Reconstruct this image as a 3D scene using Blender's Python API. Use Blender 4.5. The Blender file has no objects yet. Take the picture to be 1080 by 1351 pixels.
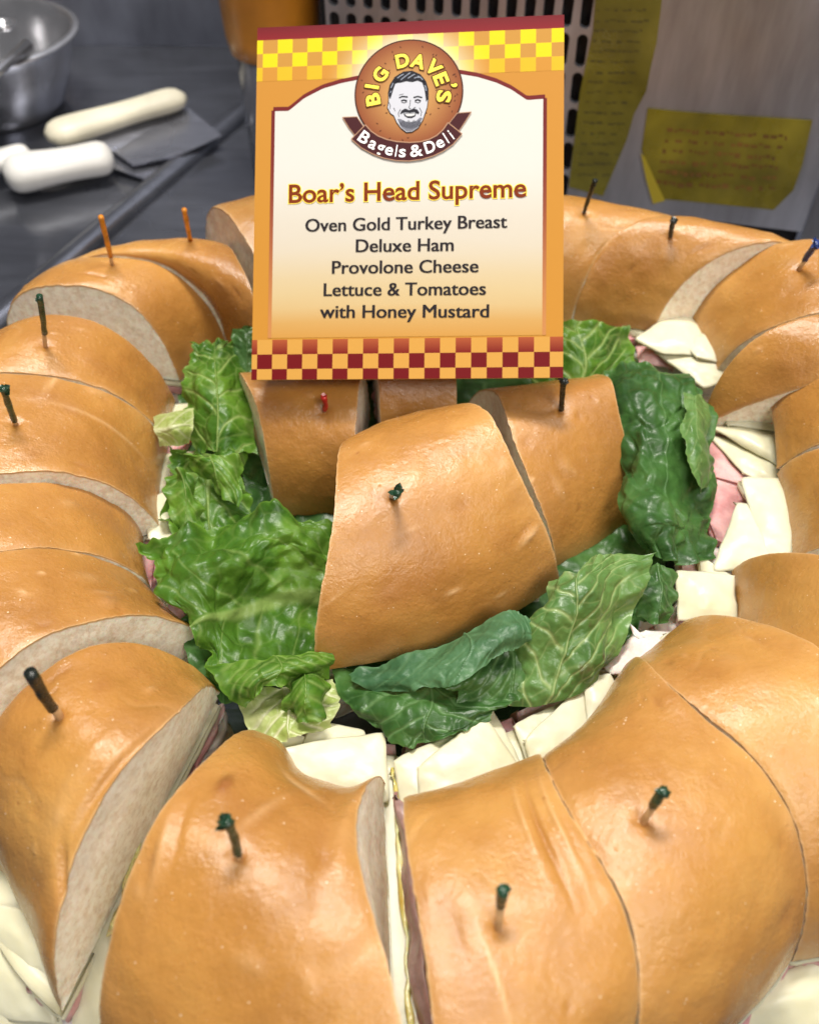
import bpy, bmesh, math, random
import numpy as np
from mathutils import Vector, Matrix
from mathutils.bvhtree import BVHTree

S = 0.01                                   # the code below thinks in centimetres
R = math.radians
sc = bpy.context.scene
col = sc.collection

# ------------------------------------------------------------------ camera
F_PX, PITCH = 1200.0, R(48)
CAM = np.array([0.0, -19.2, 27.0])
FW = np.array([0, math.cos(PITCH), -math.sin(PITCH)])
UP = np.array([0, math.sin(PITCH), math.cos(PITCH)])
RT = np.array([1.0, 0, 0])
cd = bpy.data.cameras.new('camera')
cam = bpy.data.objects.new('camera', cd); col.objects.link(cam)
cam.location = CAM * S
cam.rotation_euler = (math.pi / 2 - PITCH, 0, 0)
cd.sensor_fit = 'VERTICAL'
cd.sensor_height = 36.0
cd.lens = 36.0 * F_PX / 1351.0
cd.clip_start = 0.01; cd.clip_end = 50
cd.dof.use_dof = True
cd.dof.focus_distance = 0.262
cd.dof.aperture_fstop = 13.0
sc.camera = cam

# ------------------------------------------------------------------ light
w = bpy.data.worlds.new('World'); sc.world = w; w.use_nodes = True
bg = w.node_tree.nodes['Background']
bg.inputs[0].default_value = (0.92, 0.93, 1.0, 1); bg.inputs[1].default_value = 0.15
def area(name, loc, target, sx, sy, power, color):
    l = bpy.data.lights.new(name, 'AREA'); l.shape = 'RECTANGLE'
    l.size = sx * S; l.size_y = sy * S; l.energy = power; l.color = color
    o = bpy.data.objects.new(name, l); col.objects.link(o)
    o.location = Vector(loc) * S
    o.rotation_euler = (Vector(target) - Vector(loc)).to_track_quat('-Z', 'Y').to_euler()
    return o
area('ceiling_or_fill_lamp', (-10, 34, 150), (0, 3, 5), 46, 17, 29.0, (1.0, 0.95, 0.87))
area('ceiling_or_fill_lamp', (60, 10, 150), (0, 3, 5), 26, 60, 7.5, (1.0, 0.96, 0.91))
area('ceiling_or_fill_lamp', (38, -80, 105), (0, 5, 5), 60, 36, 10.5, (1.0, 0.95, 0.88))  # added front fill that brightens the cut bread faces
sc.view_settings.view_transform = 'Standard'
sc.view_settings.look = 'None'
sc.view_settings.gamma = 1
sc.view_settings.exposure = 0.0
sc.cycles.max_bounces = 8

# ------------------------------------------------------------------ helpers
def U(x, y, z):
    """point of the place seen at photo pixel x, y and standing at height z"""
    d = FW + RT * (x - 540) / F_PX + UP * (675.5 - y) / F_PX
    return CAM + d * ((z - CAM[2]) / d[2])
def onplane(x, y, o, n):
    d = FW + RT * (x - 540) / F_PX + UP * (675.5 - y) / F_PX
    return CAM + d * (np.dot(o - CAM, n) / np.dot(d, n))
def lin(r, g, b):
    f = lambda c: (c / 255) / 12.92 if c / 255 <= 0.04045 else ((c / 255 + 0.055) / 1.055) ** 2.4
    return (f(r), f(g), f(b))
def empty(name, loc, label, cat, group=None):
    o = bpy.data.objects.new(name, None); col.objects.link(o)
    o.location = Vector(loc) * S; o.empty_display_size = 0.01
    tag(o, label, cat, group); return o
def tag(o, label=None, cat=None, group=None, kind=None):
    if label: o['label'] = label
    if cat: o['category'] = cat
    if group: o['group'] = group
    if kind: o['kind'] = kind
    return o
bpy.context.view_layer.update()
def obj(name, V, Fc, mat, parent=None, smooth=True, attrs=None, cols=None):
    me = bpy.data.meshes.new(name)
    V = np.asarray(V, float)
    org = np.zeros(3)
    p = parent; chain = []
    while p is not None:
        org = org + np.array(p.location) / S; p = p.parent
    if parent is None:
        org = np.array([V[:, 0].mean(), V[:, 1].mean(), V[:, 2].min()])
    me.from_pydata(((V - org) * S).tolist(), [], [tuple(int(i) for i in f) for f in Fc])
    me.polygons.foreach_set('use_smooth', [smooth] * len(me.polygons))
    if attrs:
        for k, a in attrs.items():
            at = me.attributes.new(k, 'FLOAT', 'POINT'); at.data.foreach_set('value', np.asarray(a, np.float32))
    if cols is not None:
        at = me.attributes.new('print', 'FLOAT_COLOR', 'POINT')
        c = np.ones((len(V), 4), np.float32); c[:, :3] = cols; at.data.foreach_set('color', c.ravel())
    me.materials.append(mat)
    me.update()
    o = bpy.data.objects.new(name, me); col.objects.link(o)
    if parent is None: o.location = Vector(org) * S
    else: o.parent = parent
    return o
def gridfaces(nu, nv, off=0, flip=False):
    i, j = np.meshgrid(np.arange(nu - 1), np.arange(nv - 1), indexing='ij')
    a = (i * nv + j).ravel() + off
    q = np.stack([a, a + nv, a + nv + 1, a + 1], 1)
    return (q[:, ::-1] if flip else q).tolist()
# value noise, 3-D, vectorised
_r = np.random.default_rng(7); _T = _r.random(4096)
def vnoise(P, seed=0):
    P = np.asarray(P, float); i = np.floor(P).astype(int); f = P - i; f = f * f * (3 - 2 * f)
    out = 0
    for a in (0, 1):
        for b in (0, 1):
            for c in (0, 1):
                h = ((i[..., 0] + a) * 1619 + (i[..., 1] + b) * 31337 + (i[..., 2] + c) * 6971 + seed * 1013)
                h = (h ^ (h >> 7)) * 60493 % 4096
                wgt = (f[..., 0] if a else 1 - f[..., 0]) * (f[..., 1] if b else 1 - f[..., 1]) * (f[..., 2] if c else 1 - f[..., 2])
                out = out + wgt * _T[h]
    return out * 2 - 1
def fbm(P, seed=0, o=3):
    P = np.asarray(P, float); s = 0; a = 1
    for k in range(o): s = s + a * vnoise(P * 2 ** k, seed + k); a *= .5
    return s
def smooth(x, a, b):
    t = np.clip((x - a) / (b - a), 0, 1); return t * t * (3 - 2 * t)
def crom(P, t):
    """Catmull-Rom through rows of P at parameters t (0..len-1)"""
    P = np.asarray(P, float); n = len(P)
    if n == 2: return P[0] + (P[1] - P[0]) * np.asarray(t).reshape(-1, *([1] * (P.ndim - 1)))
    E = np.concatenate([[2 * P[0] - P[1]], P, [2 * P[-1] - P[-2]]])
    i = np.clip(np.floor(t).astype(int), 0, n - 2); f = (t - i).reshape(-1, *([1] * (P.ndim - 1)))
    a, b, c, d = E[i], E[i + 1], E[i + 2], E[i + 3]
    return .5 * (2 * b + (c - a) * f + (2 * a - 5 * b + 4 * c - d) * f ** 2 + (3 * b - a - 3 * c + d) * f ** 3)

# ------------------------------------------------------------------ materials
class M:
    def __init__(s, name):
        s.m = bpy.data.materials.new(name); s.m.use_nodes = True
        s.t = s.m.node_tree; s.b = s.t.nodes['Principled BSDF']
    def n(s, ty, **kw):
        x = s.t.nodes.new(ty)
        for k, v in kw.items():
            if k.startswith('i_'): x.inputs[k[2:].replace('_', ' ')].default_value = v
            else: setattr(x, k, v)
        return x
    def l(s, a, b): s.t.links.new(a, b)
    def set(s, **kw):
        for k, v in kw.items():
            i = s.b.inputs[k.replace('_', ' ')]
            i.default_value = v
        return s
    def coord(s): return s.n('ShaderNodeNewGeometry').outputs['Position']
    def noise(s, scale, detail=3, rough=.55, vec=None):
        x = s.n('ShaderNodeTexNoise'); x.inputs['Scale'].default_value = scale
        x.inputs['Detail'].default_value = detail; x.inputs['Roughness'].default_value = rough
        s.l(vec if vec is not None else s.coord(), x.inputs['Vector']); return x.outputs['Fac']
    def voro(s, scale, feat='F1', vec=None, out='Distance'):
        x = s.n('ShaderNodeTexVoronoi', feature=feat); x.inputs['Scale'].default_value = scale
        s.l(vec if vec is not None else s.coord(), x.inputs['Vector']); return x.outputs[out]
    def ramp(s, fac, stops):
        x = s.n('ShaderNodeValToRGB'); e = x.color_ramp.elements
        while len(e) < len(stops): e.new(.5)
        for q, (p, c) in zip(e, stops):
            q.position = p; q.color = (*c, 1) if len(c) == 3 else c
        s.l(fac, x.inputs[0]); return x.outputs[0]
    def mix(s, fac, a, b, mode='MIX'):
        x = s.n('ShaderNodeMix', data_type='RGBA', blend_type=mode)
        for v, k in ((fac, 0), (a, 6), (b, 7)):
            if hasattr(v, 'links') or hasattr(v, 'is_linked'): s.l(v, x.inputs[k])
            else: x.inputs[k].default_value = v if k == 0 else (*v, 1)
        return x.outputs[2]
    def math(s, op, a, b=0.0, c=None):
        x = s.n('ShaderNodeMath', operation=op)
        for k, v in enumerate((a, b) if c is None else (a, b, c)):
            if hasattr(v, 'is_linked'): s.l(v, x.inputs[k])
            else: x.inputs[k].default_value = v
        return x.outputs[0]
    def attr(s, name, out='Fac'):
        x = s.n('ShaderNodeAttribute'); x.attribute_name = name; return x.outputs[out]
    def bump(s, h, strength, dist, prev=None):
        x = s.n('ShaderNodeBump'); x.inputs['Strength'].default_value = strength; x.inputs['Distance'].default_value = dist
        s.l(h, x.inputs['Height'])
        if prev is not None: s.l(prev, x.inputs['Normal'])
        return x.outputs[0]
G = (1, 1, 1)
def mat_crust():
    m = M('crust')
    n1 = m.math('ADD', m.math('MULTIPLY', m.noise(30, 4, .6), .6), m.math('MULTIPLY', m.noise(9, 2), .4)); n2 = m.noise(150, 3); n3 = m.noise(900, 2)
    c = m.ramp(n1, [(.30, (0.255, 0.102, 0.017)), (.50, (0.405, 0.186, 0.036)), (.72, (0.56, 0.31, 0.082))])
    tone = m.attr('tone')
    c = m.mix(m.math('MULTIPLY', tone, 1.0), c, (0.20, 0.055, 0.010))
    pale = m.attr('pale')
    c = m.mix(pale, c, (0.72, 0.47, 0.24))
    # freckles of the bake: tiny dark and pale specks
    v = m.voro(560); sp = m.math('LESS_THAN', v, m.math('SUBTRACT', m.math('MULTIPLY', m.noise(300, 1), .26), .05))
    sel = m.math('GREATER_THAN', m.noise(210, 1), .55)
    c = m.mix(m.math('MULTIPLY', m.math('MULTIPLY', sp, sel), .85), c, (0.88, 0.74, 0.55))
    v2 = m.voro(170); s2 = m.math('LESS_THAN', v2, .09); sel2 = m.math('GREATER_THAN', m.noise(60, 1), .61)
    c = m.mix(m.math('MULTIPLY', m.math('MULTIPLY', s2, sel2), .55), c, (0.30, 0.12, 0.03))
    c = m.mix(m.math('MULTIPLY', n3, .28), c, (0.62, 0.31, 0.10))
    m.l(c, m.b.inputs['Base Color'])
    r = m.ramp(n2, [(.3, (.17,) * 3), (.7, (.31,) * 3)]); m.l(r, m.b.inputs['Roughness'])
    h = m.math('ADD', m.math('MULTIPLY', m.noise(150, 3, .6), .55), m.math('MULTIPLY', m.noise(620, 5, .68), .95))
    b1 = m.bump(h, .62, .00048)
    bl = m.ramp(m.voro(300), [(0, (1,) * 3), (.16, (0,) * 3)])
    bl2 = m.math('MULTIPLY', bl, m.math('GREATER_THAN', m.noise(130, 1), .57))
    b2 = m.bump(bl2, .5, .0003, b1)
    m.l(b2, m.b.inputs['Normal'])
    m.set(Specular_IOR_Level=.58, Subsurface_Weight=.10, Subsurface_Scale=.004, Coat_Weight=.0, Coat_Roughness=.3)
    m.b.inputs['Subsurface Radius'].default_value = (1, .45, .15)
    return m.m
def mat_crumb():
    m = M('crumb')
    n = m.noise(430, 5, .75); big = m.noise(60, 3)
    c = m.ramp(n, [(.36, (0.78, 0.62, 0.45)), (.58, (0.99, 0.90, 0.75))])
    c = m.mix(m.math('MULTIPLY', m.ramp(big, [(.45, (0,) * 3), (.7, (1,) * 3)]), .25), c, (0.66, 0.55, 0.46))
    pore = m.math('LESS_THAN', m.voro(260), m.math('SUBTRACT', m.math('MULTIPLY', m.noise(70, 3, .7), 1.15), .32))
    c = m.mix(m.math('MULTIPLY', pore, .12), c, (0.34, 0.25, 0.18))
    c = m.mix(m.ramp(m.attr('rim'), [(.925, (0,) * 3), (.975, (1,) * 3)]), c, (0.54, 0.29, 0.10))
    m.l(c, m.b.inputs['Base Color'])
    h = m.math('ADD', m.noise(700, 5, .75), m.math('MULTIPLY', m.noise(200, 3, .6), 1.2))
    m.l(m.bump(h, .6, .0007), m.b.inputs['Normal'])
    m.set(Roughness=.7, Specular_IOR_Level=.35, Subsurface_Weight=.3, Subsurface_Scale=.005)
    return m.m
def mat_cheese():
    m = M('cheese')
    n = m.noise(60, 3)
    c = m.ramp(n, [(.3, (0.64, 0.60, 0.40)), (.7, (0.71, 0.68, 0.50))])
    sp = m.math('MULTIPLY', m.math('LESS_THAN', m.voro(260), .09), m.math('GREATER_THAN', m.noise(100, 1), .58))
    c = m.mix(m.math('MULTIPLY', sp, .35), c, (0.62, 0.54, 0.33))
    m.l(c, m.b.inputs['Base Color'])
    m.l(m.bump(m.noise(90, 4), .35, .0008), m.b.inputs['Normal'])
    m.set(Roughness=.38, Specular_IOR_Level=.45, Subsurface_Weight=.35, Subsurface_Scale=.006)
    m.b.inputs['Subsurface Radius'].default_value = (1, .85, .5)
    return m.m
def mat_meat(name, a, b, d, rough=.35):
    m = M(name)
    n = m.noise(75, 4, .6); c = m.ramp(n, [(.32, a), (.5, b), (.68, d)])
    m.l(c, m.b.inputs['Base Color'])
    m.l(m.bump(m.noise(220, 4), .6, .001), m.b.inputs['Normal'])
    m.set(Roughness=rough, Subsurface_Weight=.3, Subsurface_Scale=.005)
    return m.m
def mat_leaf(name, dark, mid, light, vein, under, spec=.5, rough=.34, brown=0.0):
    m = M(name)
    n = m.noise(55, 4, .6)
    c = m.ramp(n, [(.3, dark), (.5, mid), (.72, light)])
    c = m.mix(m.attr('edge'), c, light)
    back = m.n('ShaderNodeNewGeometry').outputs['Backfacing']
    c = m.mix(m.math('MULTIPLY', back, .75), c, under)
    c = m.mix(m.attr('vein'), c, vein)
    if brown: c = m.mix(m.math('MULTIPLY', m.ramp(m.noise(48, 4, .7), [(.60, (0,) * 3), (.68, (1,) * 3)]), brown), c, (0.10, 0.035, 0.025))
    m.l(c, m.b.inputs['Base Color'])
    m.l(m.bump(m.math('ADD', m.noise(230, 4, .6), m.math('MULTIPLY', m.noise(90, 2), 1.5)), .5, .0007), m.b.inputs['Normal'])
    m.set(Roughness=rough, Specular_IOR_Level=spec)
    tr = m.n('ShaderNodeBsdfTranslucent'); m.l(c, tr.inputs[0])
    mx = m.n('ShaderNodeMixShader'); mx.inputs[0].default_value = .28
    m.l(m.b.outputs[0], mx.inputs[1]); m.l(tr.outputs[0], mx.inputs[2])
    m.l(mx.outputs[0], m.t.nodes['Material Output'].inputs[0])
    return m.m
def mat_plain(name, c, rough=.5, metal=0.0, nscale=0, amt=.2, bump=0.0, spec=.5, **kw):
    m = M(name); m.set(Roughness=rough, Metallic=metal, Specular_IOR_Level=spec)
    if nscale:
        n = m.noise(nscale, 4)
        cc = m.ramp(n, [(.3, tuple(v * (1 - amt) for v in c)), (.7, tuple(min(1, v * (1 + amt)) for v in c))])
        m.l(cc, m.b.inputs['Base Color'])
        m.l(m.ramp(m.noise(nscale * 2.3, 3), [(.3, (max(0, rough - .1),) * 3), (.7, (min(1, rough + .12),) * 3)]), m.b.inputs['Roughness'])
        if bump: m.l(m.bump(m.noise(nscale * 3, 3), .5, bump), m.b.inputs['Normal'])
    else: m.b.inputs['Base Color'].default_value = (*c, 1)
    m.set(**kw)
    return m.m
def mat_steel(name, c, rough, smear=(1, 14, 14)):
    m = M(name); m.set(Metallic=.85)
    mp = m.n('ShaderNodeMapping'); mp.inputs['Scale'].default_value = smear
    m.l(m.coord(), mp.inputs[0])
    n = m.noise(18, 4, .6, mp.outputs[0]); n2 = m.noise(9, 3)
    m.l(m.ramp(m.math('ADD', m.math('MULTIPLY', n, .5), m.math('MULTIPLY', n2, .5)), [(.35, tuple(v * .72 for v in c)), (.65, tuple(v * 1.2 for v in c))]), m.b.inputs['Base Color'])
    m.l(m.ramp(n2, [(.3, (rough - .08,) * 3), (.7, (rough + .12,) * 3)]), m.b.inputs['Roughness'])
    m.l(m.bump(n, .25, .0006), m.b.inputs['Normal'])
    return m.m
CRUST, CRUMB, CHEESE = mat_crust(), mat_crumb(), mat_cheese()
HAM = mat_meat('ham', (0.50, 0.22, 0.22), (0.66, 0.36, 0.35), (0.74, 0.50, 0.47))
HAM2 = mat_meat('dark_ham_edge', (0.20, 0.10, 0.09), (0.34, 0.20, 0.18), (0.46, 0.32, 0.30))
TURKEY = mat_meat('turkey', (0.62, 0.50, 0.46), (0.76, 0.67, 0.62), (0.82, 0.76, 0.70), .5)
MUSTARD = mat_meat('mustard', (0.55, 0.36, 0.05), (0.66, 0.54, 0.18), (0.74, 0.66, 0.36), .3)
LEAF = mat_leaf('green_leaf', (0.020, 0.068, 0.006), (0.055, 0.155, 0.012), (0.15, 0.30, 0.030), (0.30, 0.42, 0.12), (0.15, 0.28, 0.06), rough=.38, spec=.42)
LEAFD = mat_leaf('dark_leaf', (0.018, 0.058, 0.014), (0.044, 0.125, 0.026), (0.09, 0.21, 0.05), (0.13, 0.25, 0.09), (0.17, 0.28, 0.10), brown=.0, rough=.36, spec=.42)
LEAFP = mat_leaf('pale_underside_leaf', (0.05, 0.13, 0.030), (0.095, 0.21, 0.050), (0.17, 0.31, 0.085), (0.33, 0.44, 0.17), (0.05, 0.13, 0.04), brown=.8)
LEAFB = mat_leaf('blue_green_leaf', (0.028, 0.095, 0.038), (0.05, 0.15, 0.06), (0.09, 0.21, 0.09), (0.14, 0.28, 0.13), (0.10, 0.20, 0.09), rough=.45)
LEAFY = mat_leaf('yellow_green_heart', (0.22, 0.32, 0.05), (0.36, 0.46, 0.12), (0.55, 0.60, 0.28), (0.66, 0.68, 0.42), (0.5, 0.55, 0.25))
WOOD = mat_plain('pick_wood', (0.52, 0.30, 0.13), .6, nscale=300)
PRINT = M('card_print'); PRINT.l(PRINT.attr('print', 'Color'), PRINT.b.inputs['Base Color'])
PRINT.set(Roughness=.55, Specular_IOR_Level=.12)
PRINT.l(PRINT.bump(PRINT.noise(1500, 2), .06, .0001), PRINT.b.inputs['Normal']); PRINT = PRINT.m

# ------------------------------------------------------------------ the ring of sandwich sections
# each cut of the ring: inner foot x, y, z, direction outwards (deg), width, height, squareness, bow, s-bend
CUT = {
'P0a':[-4.6, 8.9, 4.0, 120, 9.0, 4.4, 2.1, 0, 0],
'P0b':[1.6, 9.7, 3.8, 88, 9.0, 4.3, 2.0, 0, 0],
'L1a':[-5.2, 8.0, 3.5, 112, 7.4, 4.1, 2.1, 0, 0],
'L12':[-7.5, 11.0, 3.45, 168, 8.0, 4.0, 2.16, 0.08, -0.2],
'L2b':[-9.19, 8.94, 3.48, 170.95, 6.83, 4.27, 2.32, 0.12, -0.17],
'L3a':[-9.1, 7.73, 3.48, 184.41, 7.62, 4.34, 1.89, -0.05, -0.15],
'L34':[-8.94, 5.02, 3.49, 187.54, 9.65, 4.35, 2.04, 0.19, -0.01],
'L4b':[-8.35, 1.05, 3.49, 198.85, 9.47, 4.38, 1.85, 0.08, -0.09],
'L5a':[-9.07, 1.15, 3.49, 206.07, 9.66, 4.34, 1.86, 0.16, -0.04],
'L56':[-8.3, -1.47, 3.5, -152.13, 9.79, 4.38, 1.85, 0.1, 0.01],
'L6b':[-6.19, -3.34, 3.5, -135.41, 9.37, 4.45, 1.61, -0.19, -0.11],
'L7a':[-5.54, -5.37, 3.5, 212.94, 7.3, 4.53, 1.91, -0.3, -0.28],
'L7b':[-5.5, -5.39, 3.8, 253.68, 8.81, 4.4, 1.6, 0.45, 0.32],
'L8a':[-4.11, -6.94, 3.8, 252.69, 8.6, 4.52, 1.65, 0.06, 0.14],
'L8b':[-0.68, -8.11, 3.81, 273.5, 9.6, 4.26, 1.94, -0.33, -0.39],
'L9a':[-0.16, -9.09, 3.81, 270.5, 9.4, 4.48, 2.33, 0.39, -0.22],
'L9b':[3.3, -7.98, 3.82, 278, 7.8, 4.48, 2.1, 0.02, -0.39],
'L10b':[6.2, -4.87, 3.82, 290, 8.3, 4.24, 2.0, -0.34, -0.46],
'L11b':[8.02, -3.41, 3.99, -55.91, 9.73, 4.34, 1.68, -0.11, 0.08],
'L12n':[9.4, -4.95, 4.0, -56, 8.5, 4.25, 1.7, -0.1, 0],
'L12b':[10.36, -1.01, 3.99, -45.34, 10.16, 4.24, 1.67, -0.37, -0.17],
'L13n':[12.2, -1.0, 4.3, -38, 8.5, 3.6, 1.7, -0.3, -0.1],
'L13b':[12.6, 2.7, 4.6, -22, 8.5, 3.2, 1.7, -0.1, -0.1],
'L14n':[12.6, 2.8, 4.7, -22, 8.5, 3.4, 1.7, -0.1, -0.1],
'L14b':[12.85, 5.6, 5.4, -14, 8.5, 3.0, 1.7, -0.1, -0.1],
'L15n':[11.0,5.8,4.0,-9,9.7,4.0,1.27,-.45,-.25],
'L15b':[10.94, 6.21, 3.99, 8.19, 8.74, 4.51, 2.67, -0.04, 0.17],
'L16n':[12.12, 8.94, 3.99, -12.91, 10.02, 4.23, 1.84, -0.37, -0.11],
'L16b':[11.33, 12.85, 3.98, -12.55, 9.37, 4.2, 1.66, -0.17, 0.14],
'L17a':[10.15, 11.6, 3.9, 9, 7.6, 3.9, 1.9, -0.05, 0.1],
'L17b':[6.8, 12.2, 3.9, 32, 6.6, 3.9, 2.1, 0, 0.2],
'C1a':[-2.77, -4.8, 4.0, 82.22, 7.88, 4.1, 2.1, -0.1, -0.21],
'C1b':[4.73, -1.7, 4.19, 122.28, 7.51, 4.23, 1.6, 0.22, 0.24],
'C2a':[-4.85, 2.75, 2.57, 107, 5.2, 4.05, 2.03, 0.05, -0.12],
'C2b':[-1.9, 2.3, 2.5, 86, 5.4, 4.2, 1.9, 0.0, 0.0],
'C3b':[8.27, 2.46, 2.18, 110.96, 6.01, 4.35, 1.6, 0.14, 0.28],
'C3a':[5.0, 0.12, 2.2, 112, 8, 4.49, 1.81, 0.35, 0.3],
'C4a':[1.7, 4.4, 3.7, 92, 6.0, 3.7, 1.9, 0, 0],
'C4b':[-1.0, 4.3, 3.7, 95, 6.0, 3.7, 1.9, 0, 0],
}
CTR = np.array([0., .3])
def unwrap(a, b):
    while b - a > 180: b -= 360
    while b - a < -180: b += 360
    return b
def cutpts(c, t):
    """t 0..pi along the crust from the inner foot to the outer foot"""
    x, y, z, ph, wd, h, n, bow, sb = c
    ph = R(ph)
    s = (1 - np.sign(np.cos(t)) * np.abs(np.cos(t)) ** (2 / n)) / 2
    zz = np.abs(np.sin(t)) ** (2 / n) * h
    b = np.sin(np.pi * s) * bow + np.sin(2 * np.pi * s) * sb
    return np.stack([x + math.cos(ph) * s * wd - math.sin(ph) * b, y + math.sin(ph) * s * wd + math.cos(ph) * b, z + zz], -1)
def lerpcut(A, B, u, polar=True):
    A = list(A); B = list(B); B[3] = unwrap(A[3], B[3])
    c = [a + (b - a) * u for a, b in zip(A, B)]
    if polar:
        ra, ta = math.hypot(A[0] - CTR[0], A[1] - CTR[1]), math.degrees(math.atan2(A[1] - CTR[1], A[0] - CTR[0]))
        rb, tb = math.hypot(B[0] - CTR[0], B[1] - CTR[1]), math.degrees(math.atan2(B[1] - CTR[1], B[0] - CTR[0]))
        tb = unwrap(ta, tb)
        r, th = ra + (rb - ra) * u, R(ta + (tb - ta) * u)
        c[0], c[1] = CTR[0] + r * math.cos(th), CTR[1] + r * math.sin(th)
    c[5] += (.10 if polar else 0) * math.sin(math.pi * u)
    return c
NT, NU = 120, 70
TT = np.pi * (np.linspace(0, 1, NT))
crusts = []
def lid(parent, A, B, seed, polar=True, feats=(), tone=0.0, low=.35, inner=(), outer=(), under=(0, 0), bulge=0.0):
    A, B = CUT[A], CUT[B]
    rg = np.random.default_rng(seed)
    us = np.linspace(0.002, .998, NU)
    P = np.stack([cutpts(lerpcut(A, B, u, polar), TT) for u in us])       # NU x NT x 3
    rad = P[:, -1] - P[:, 0]; rad /= np.linalg.norm(rad, axis=1, keepdims=True)
    fs = np.linspace(0, 1, NT)
    for (iu, iw, am) in inner:
        gg = np.exp(-((us - iu) / iw) ** 4) * am
        P = P + rad[:, None] * (gg[:, None] * (np.exp(-(fs / .32) ** 2))[None])[..., None]
    for (iu, iw, am) in outer:
        gg = np.exp(-((us - iu) / iw) ** 4) * am
        P = P - rad[:, None] * (gg[:, None] * (np.exp(-((1 - fs) / .30) ** 2))[None])[..., None]
    if bulge: P = P - rad[:, None] * (bulge * np.sin(np.pi * us)[:, None] * (1 - smooth(fs, 0, 1))[None])[..., None]
    dd = P - CAM; dk_ = dd @ FW; pxl = np.stack([540 + F_PX * (dd @ RT) / dk_, 675.5 - F_PX * (dd @ UP) / dk_], -1)
    def find(x, y):
        e_ = np.hypot(pxl[..., 0] - x, pxl[..., 1] - y) + dk_ * 2.5
        i_, j_ = np.unravel_index(e_.argmin(), e_.shape); return us[i_], fs[j_]
    feats = [(*find(f_[0], f_[1]), *f_[2:]) if f_[0] > 2 else f_ for f_ in feats]
    # normals
    du = np.gradient(P, axis=0); dt = np.gradient(P, axis=1)
    N = np.cross(dt, du); N /= np.linalg.norm(N, axis=2, keepdims=True) + 1e-9
    mid = P.mean((0, 1)) - [0, 0, 1]
    if (N * (P - mid)).sum() < 0: N = -N
    uu = np.broadcast_to(us[:, None], (NU, NT)); tt = np.broadcast_to(np.linspace(0, 1, NT)[None], (NU, NT))
    env = smooth(np.minimum(tt, 1 - tt), 0, .06)
    calm = .35 if len(crusts) > 18 else 1.0
    D = .10 * calm * fbm(P * .35, seed) * env + .020 * fbm(P * 1.1, seed + 5) + .006 * fbm(P * 3.2, seed + 9)
    T = np.clip(.26 * fbm(P * .30, seed + 20) + .12 * fbm(P * 1.4, seed + 22) + tone, 0, .6)
    L = np.zeros_like(T)
    # dents, blisters, seams
    for k in range(rg.integers(5, 9)):
        fu, ft, r = rg.random(), rg.uniform(.2, .8), rg.uniform(.10, .30)
        d2 = (((uu - fu) * 5.5 * rg.uniform(.6, 1.4)) ** 2 + ((tt - ft) * 13 * rg.uniform(.6, 1.4)) ** 2) / r ** 2
        sg = rg.choice([-1, 1]); g = np.exp(-d2)
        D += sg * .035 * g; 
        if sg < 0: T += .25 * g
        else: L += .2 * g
    for k in range(rg.integers(1, 3)):                                     # shallow stretch creases
        fu, ft, a, ln, wd = rg.random(), rg.uniform(.25, .75), rg.uniform(-.6, .6), rg.uniform(.6, 1.6), rg.uniform(.05, .10)
        x = (uu - fu) * 5.5; y = (tt - ft) * 13
        xr, yr = x * math.cos(a) + y * math.sin(a), -x * math.sin(a) + y * math.cos(a)
        g = np.exp(-(xr / ln) ** 2 * 1.0 - ((yr + .12 * np.sin(xr * 3)) / wd) ** 2)
        D -= .03 * g; L += .12 * g
    de = np.minimum(us, 1 - us)[:, None] * 5.5
    D -= calm * (.03 * np.exp(-(de / .12) ** 1.5) + .05 * np.exp(-de / .7)) * env
    L += .55 * np.exp(-(de / .05) ** 2) + .16 * np.exp(-de / .5) * (.6 + .6 * fbm(P * 1.5, seed + 71)).clip(0, 1.2)
    L += .28 * smooth(1 - np.minimum(tt, 1 - tt) / .16, .2, 1) * smooth(fbm(P * .7, seed + 70), -.5, .7)
    for (fu, ft, ru, rt_, ang, dep, tn, pl) in feats:                      # what the photo shows, in u, t
        x = (uu - fu) * 5.5; y = (tt - ft) * 13; a = R(ang)
        xr, yr = x * math.cos(a) + y * math.sin(a), -x * math.sin(a) + y * math.cos(a)
        g = np.exp(-(xr / ru) ** 2 - (yr / rt_) ** 2)
        D += dep * g; T += tn * g; L += pl * g
    P = P + N * D[..., None]
    # ragged knife edge
    for e, s in ((0, 1), (NU - 1, -1)):
        j = (.022 * fbm(P[e] * 5, seed + e, 3))[:, None]
        dirv = (P[e + s] - P[e]); dirv /= np.linalg.norm(dirv, axis=1, keepdims=True)
        P[e] += dirv * (j + .01)
    T = T + low * smooth(1 - P[..., 2] / 8, .45, .95) * (.5 + .5 * fbm(P * .8, seed + 2)).clip(0, 1) * .6  # lower crust darkened, shade painted into its colour
    ext = smooth(np.minimum(us, 1 - us), 0, .012)[:, None]
    V = P.reshape(-1, 3)
    Fc = gridfaces(NU, NT)
    f = Fc[len(Fc) // 2]; nn = np.cross(V[f[1]] - V[f[0]], V[f[2]] - V[f[0]])
    if np.dot(nn, N.reshape(-1, 3)[f[0]]) < 0: Fc = [q[::-1] for q in Fc]
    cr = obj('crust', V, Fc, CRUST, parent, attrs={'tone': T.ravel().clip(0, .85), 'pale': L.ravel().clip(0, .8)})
    crusts.append(cr)
    # crumb: two cut faces and the split underside
    VV, FF, RR = [], [], []
    K = 14
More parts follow.
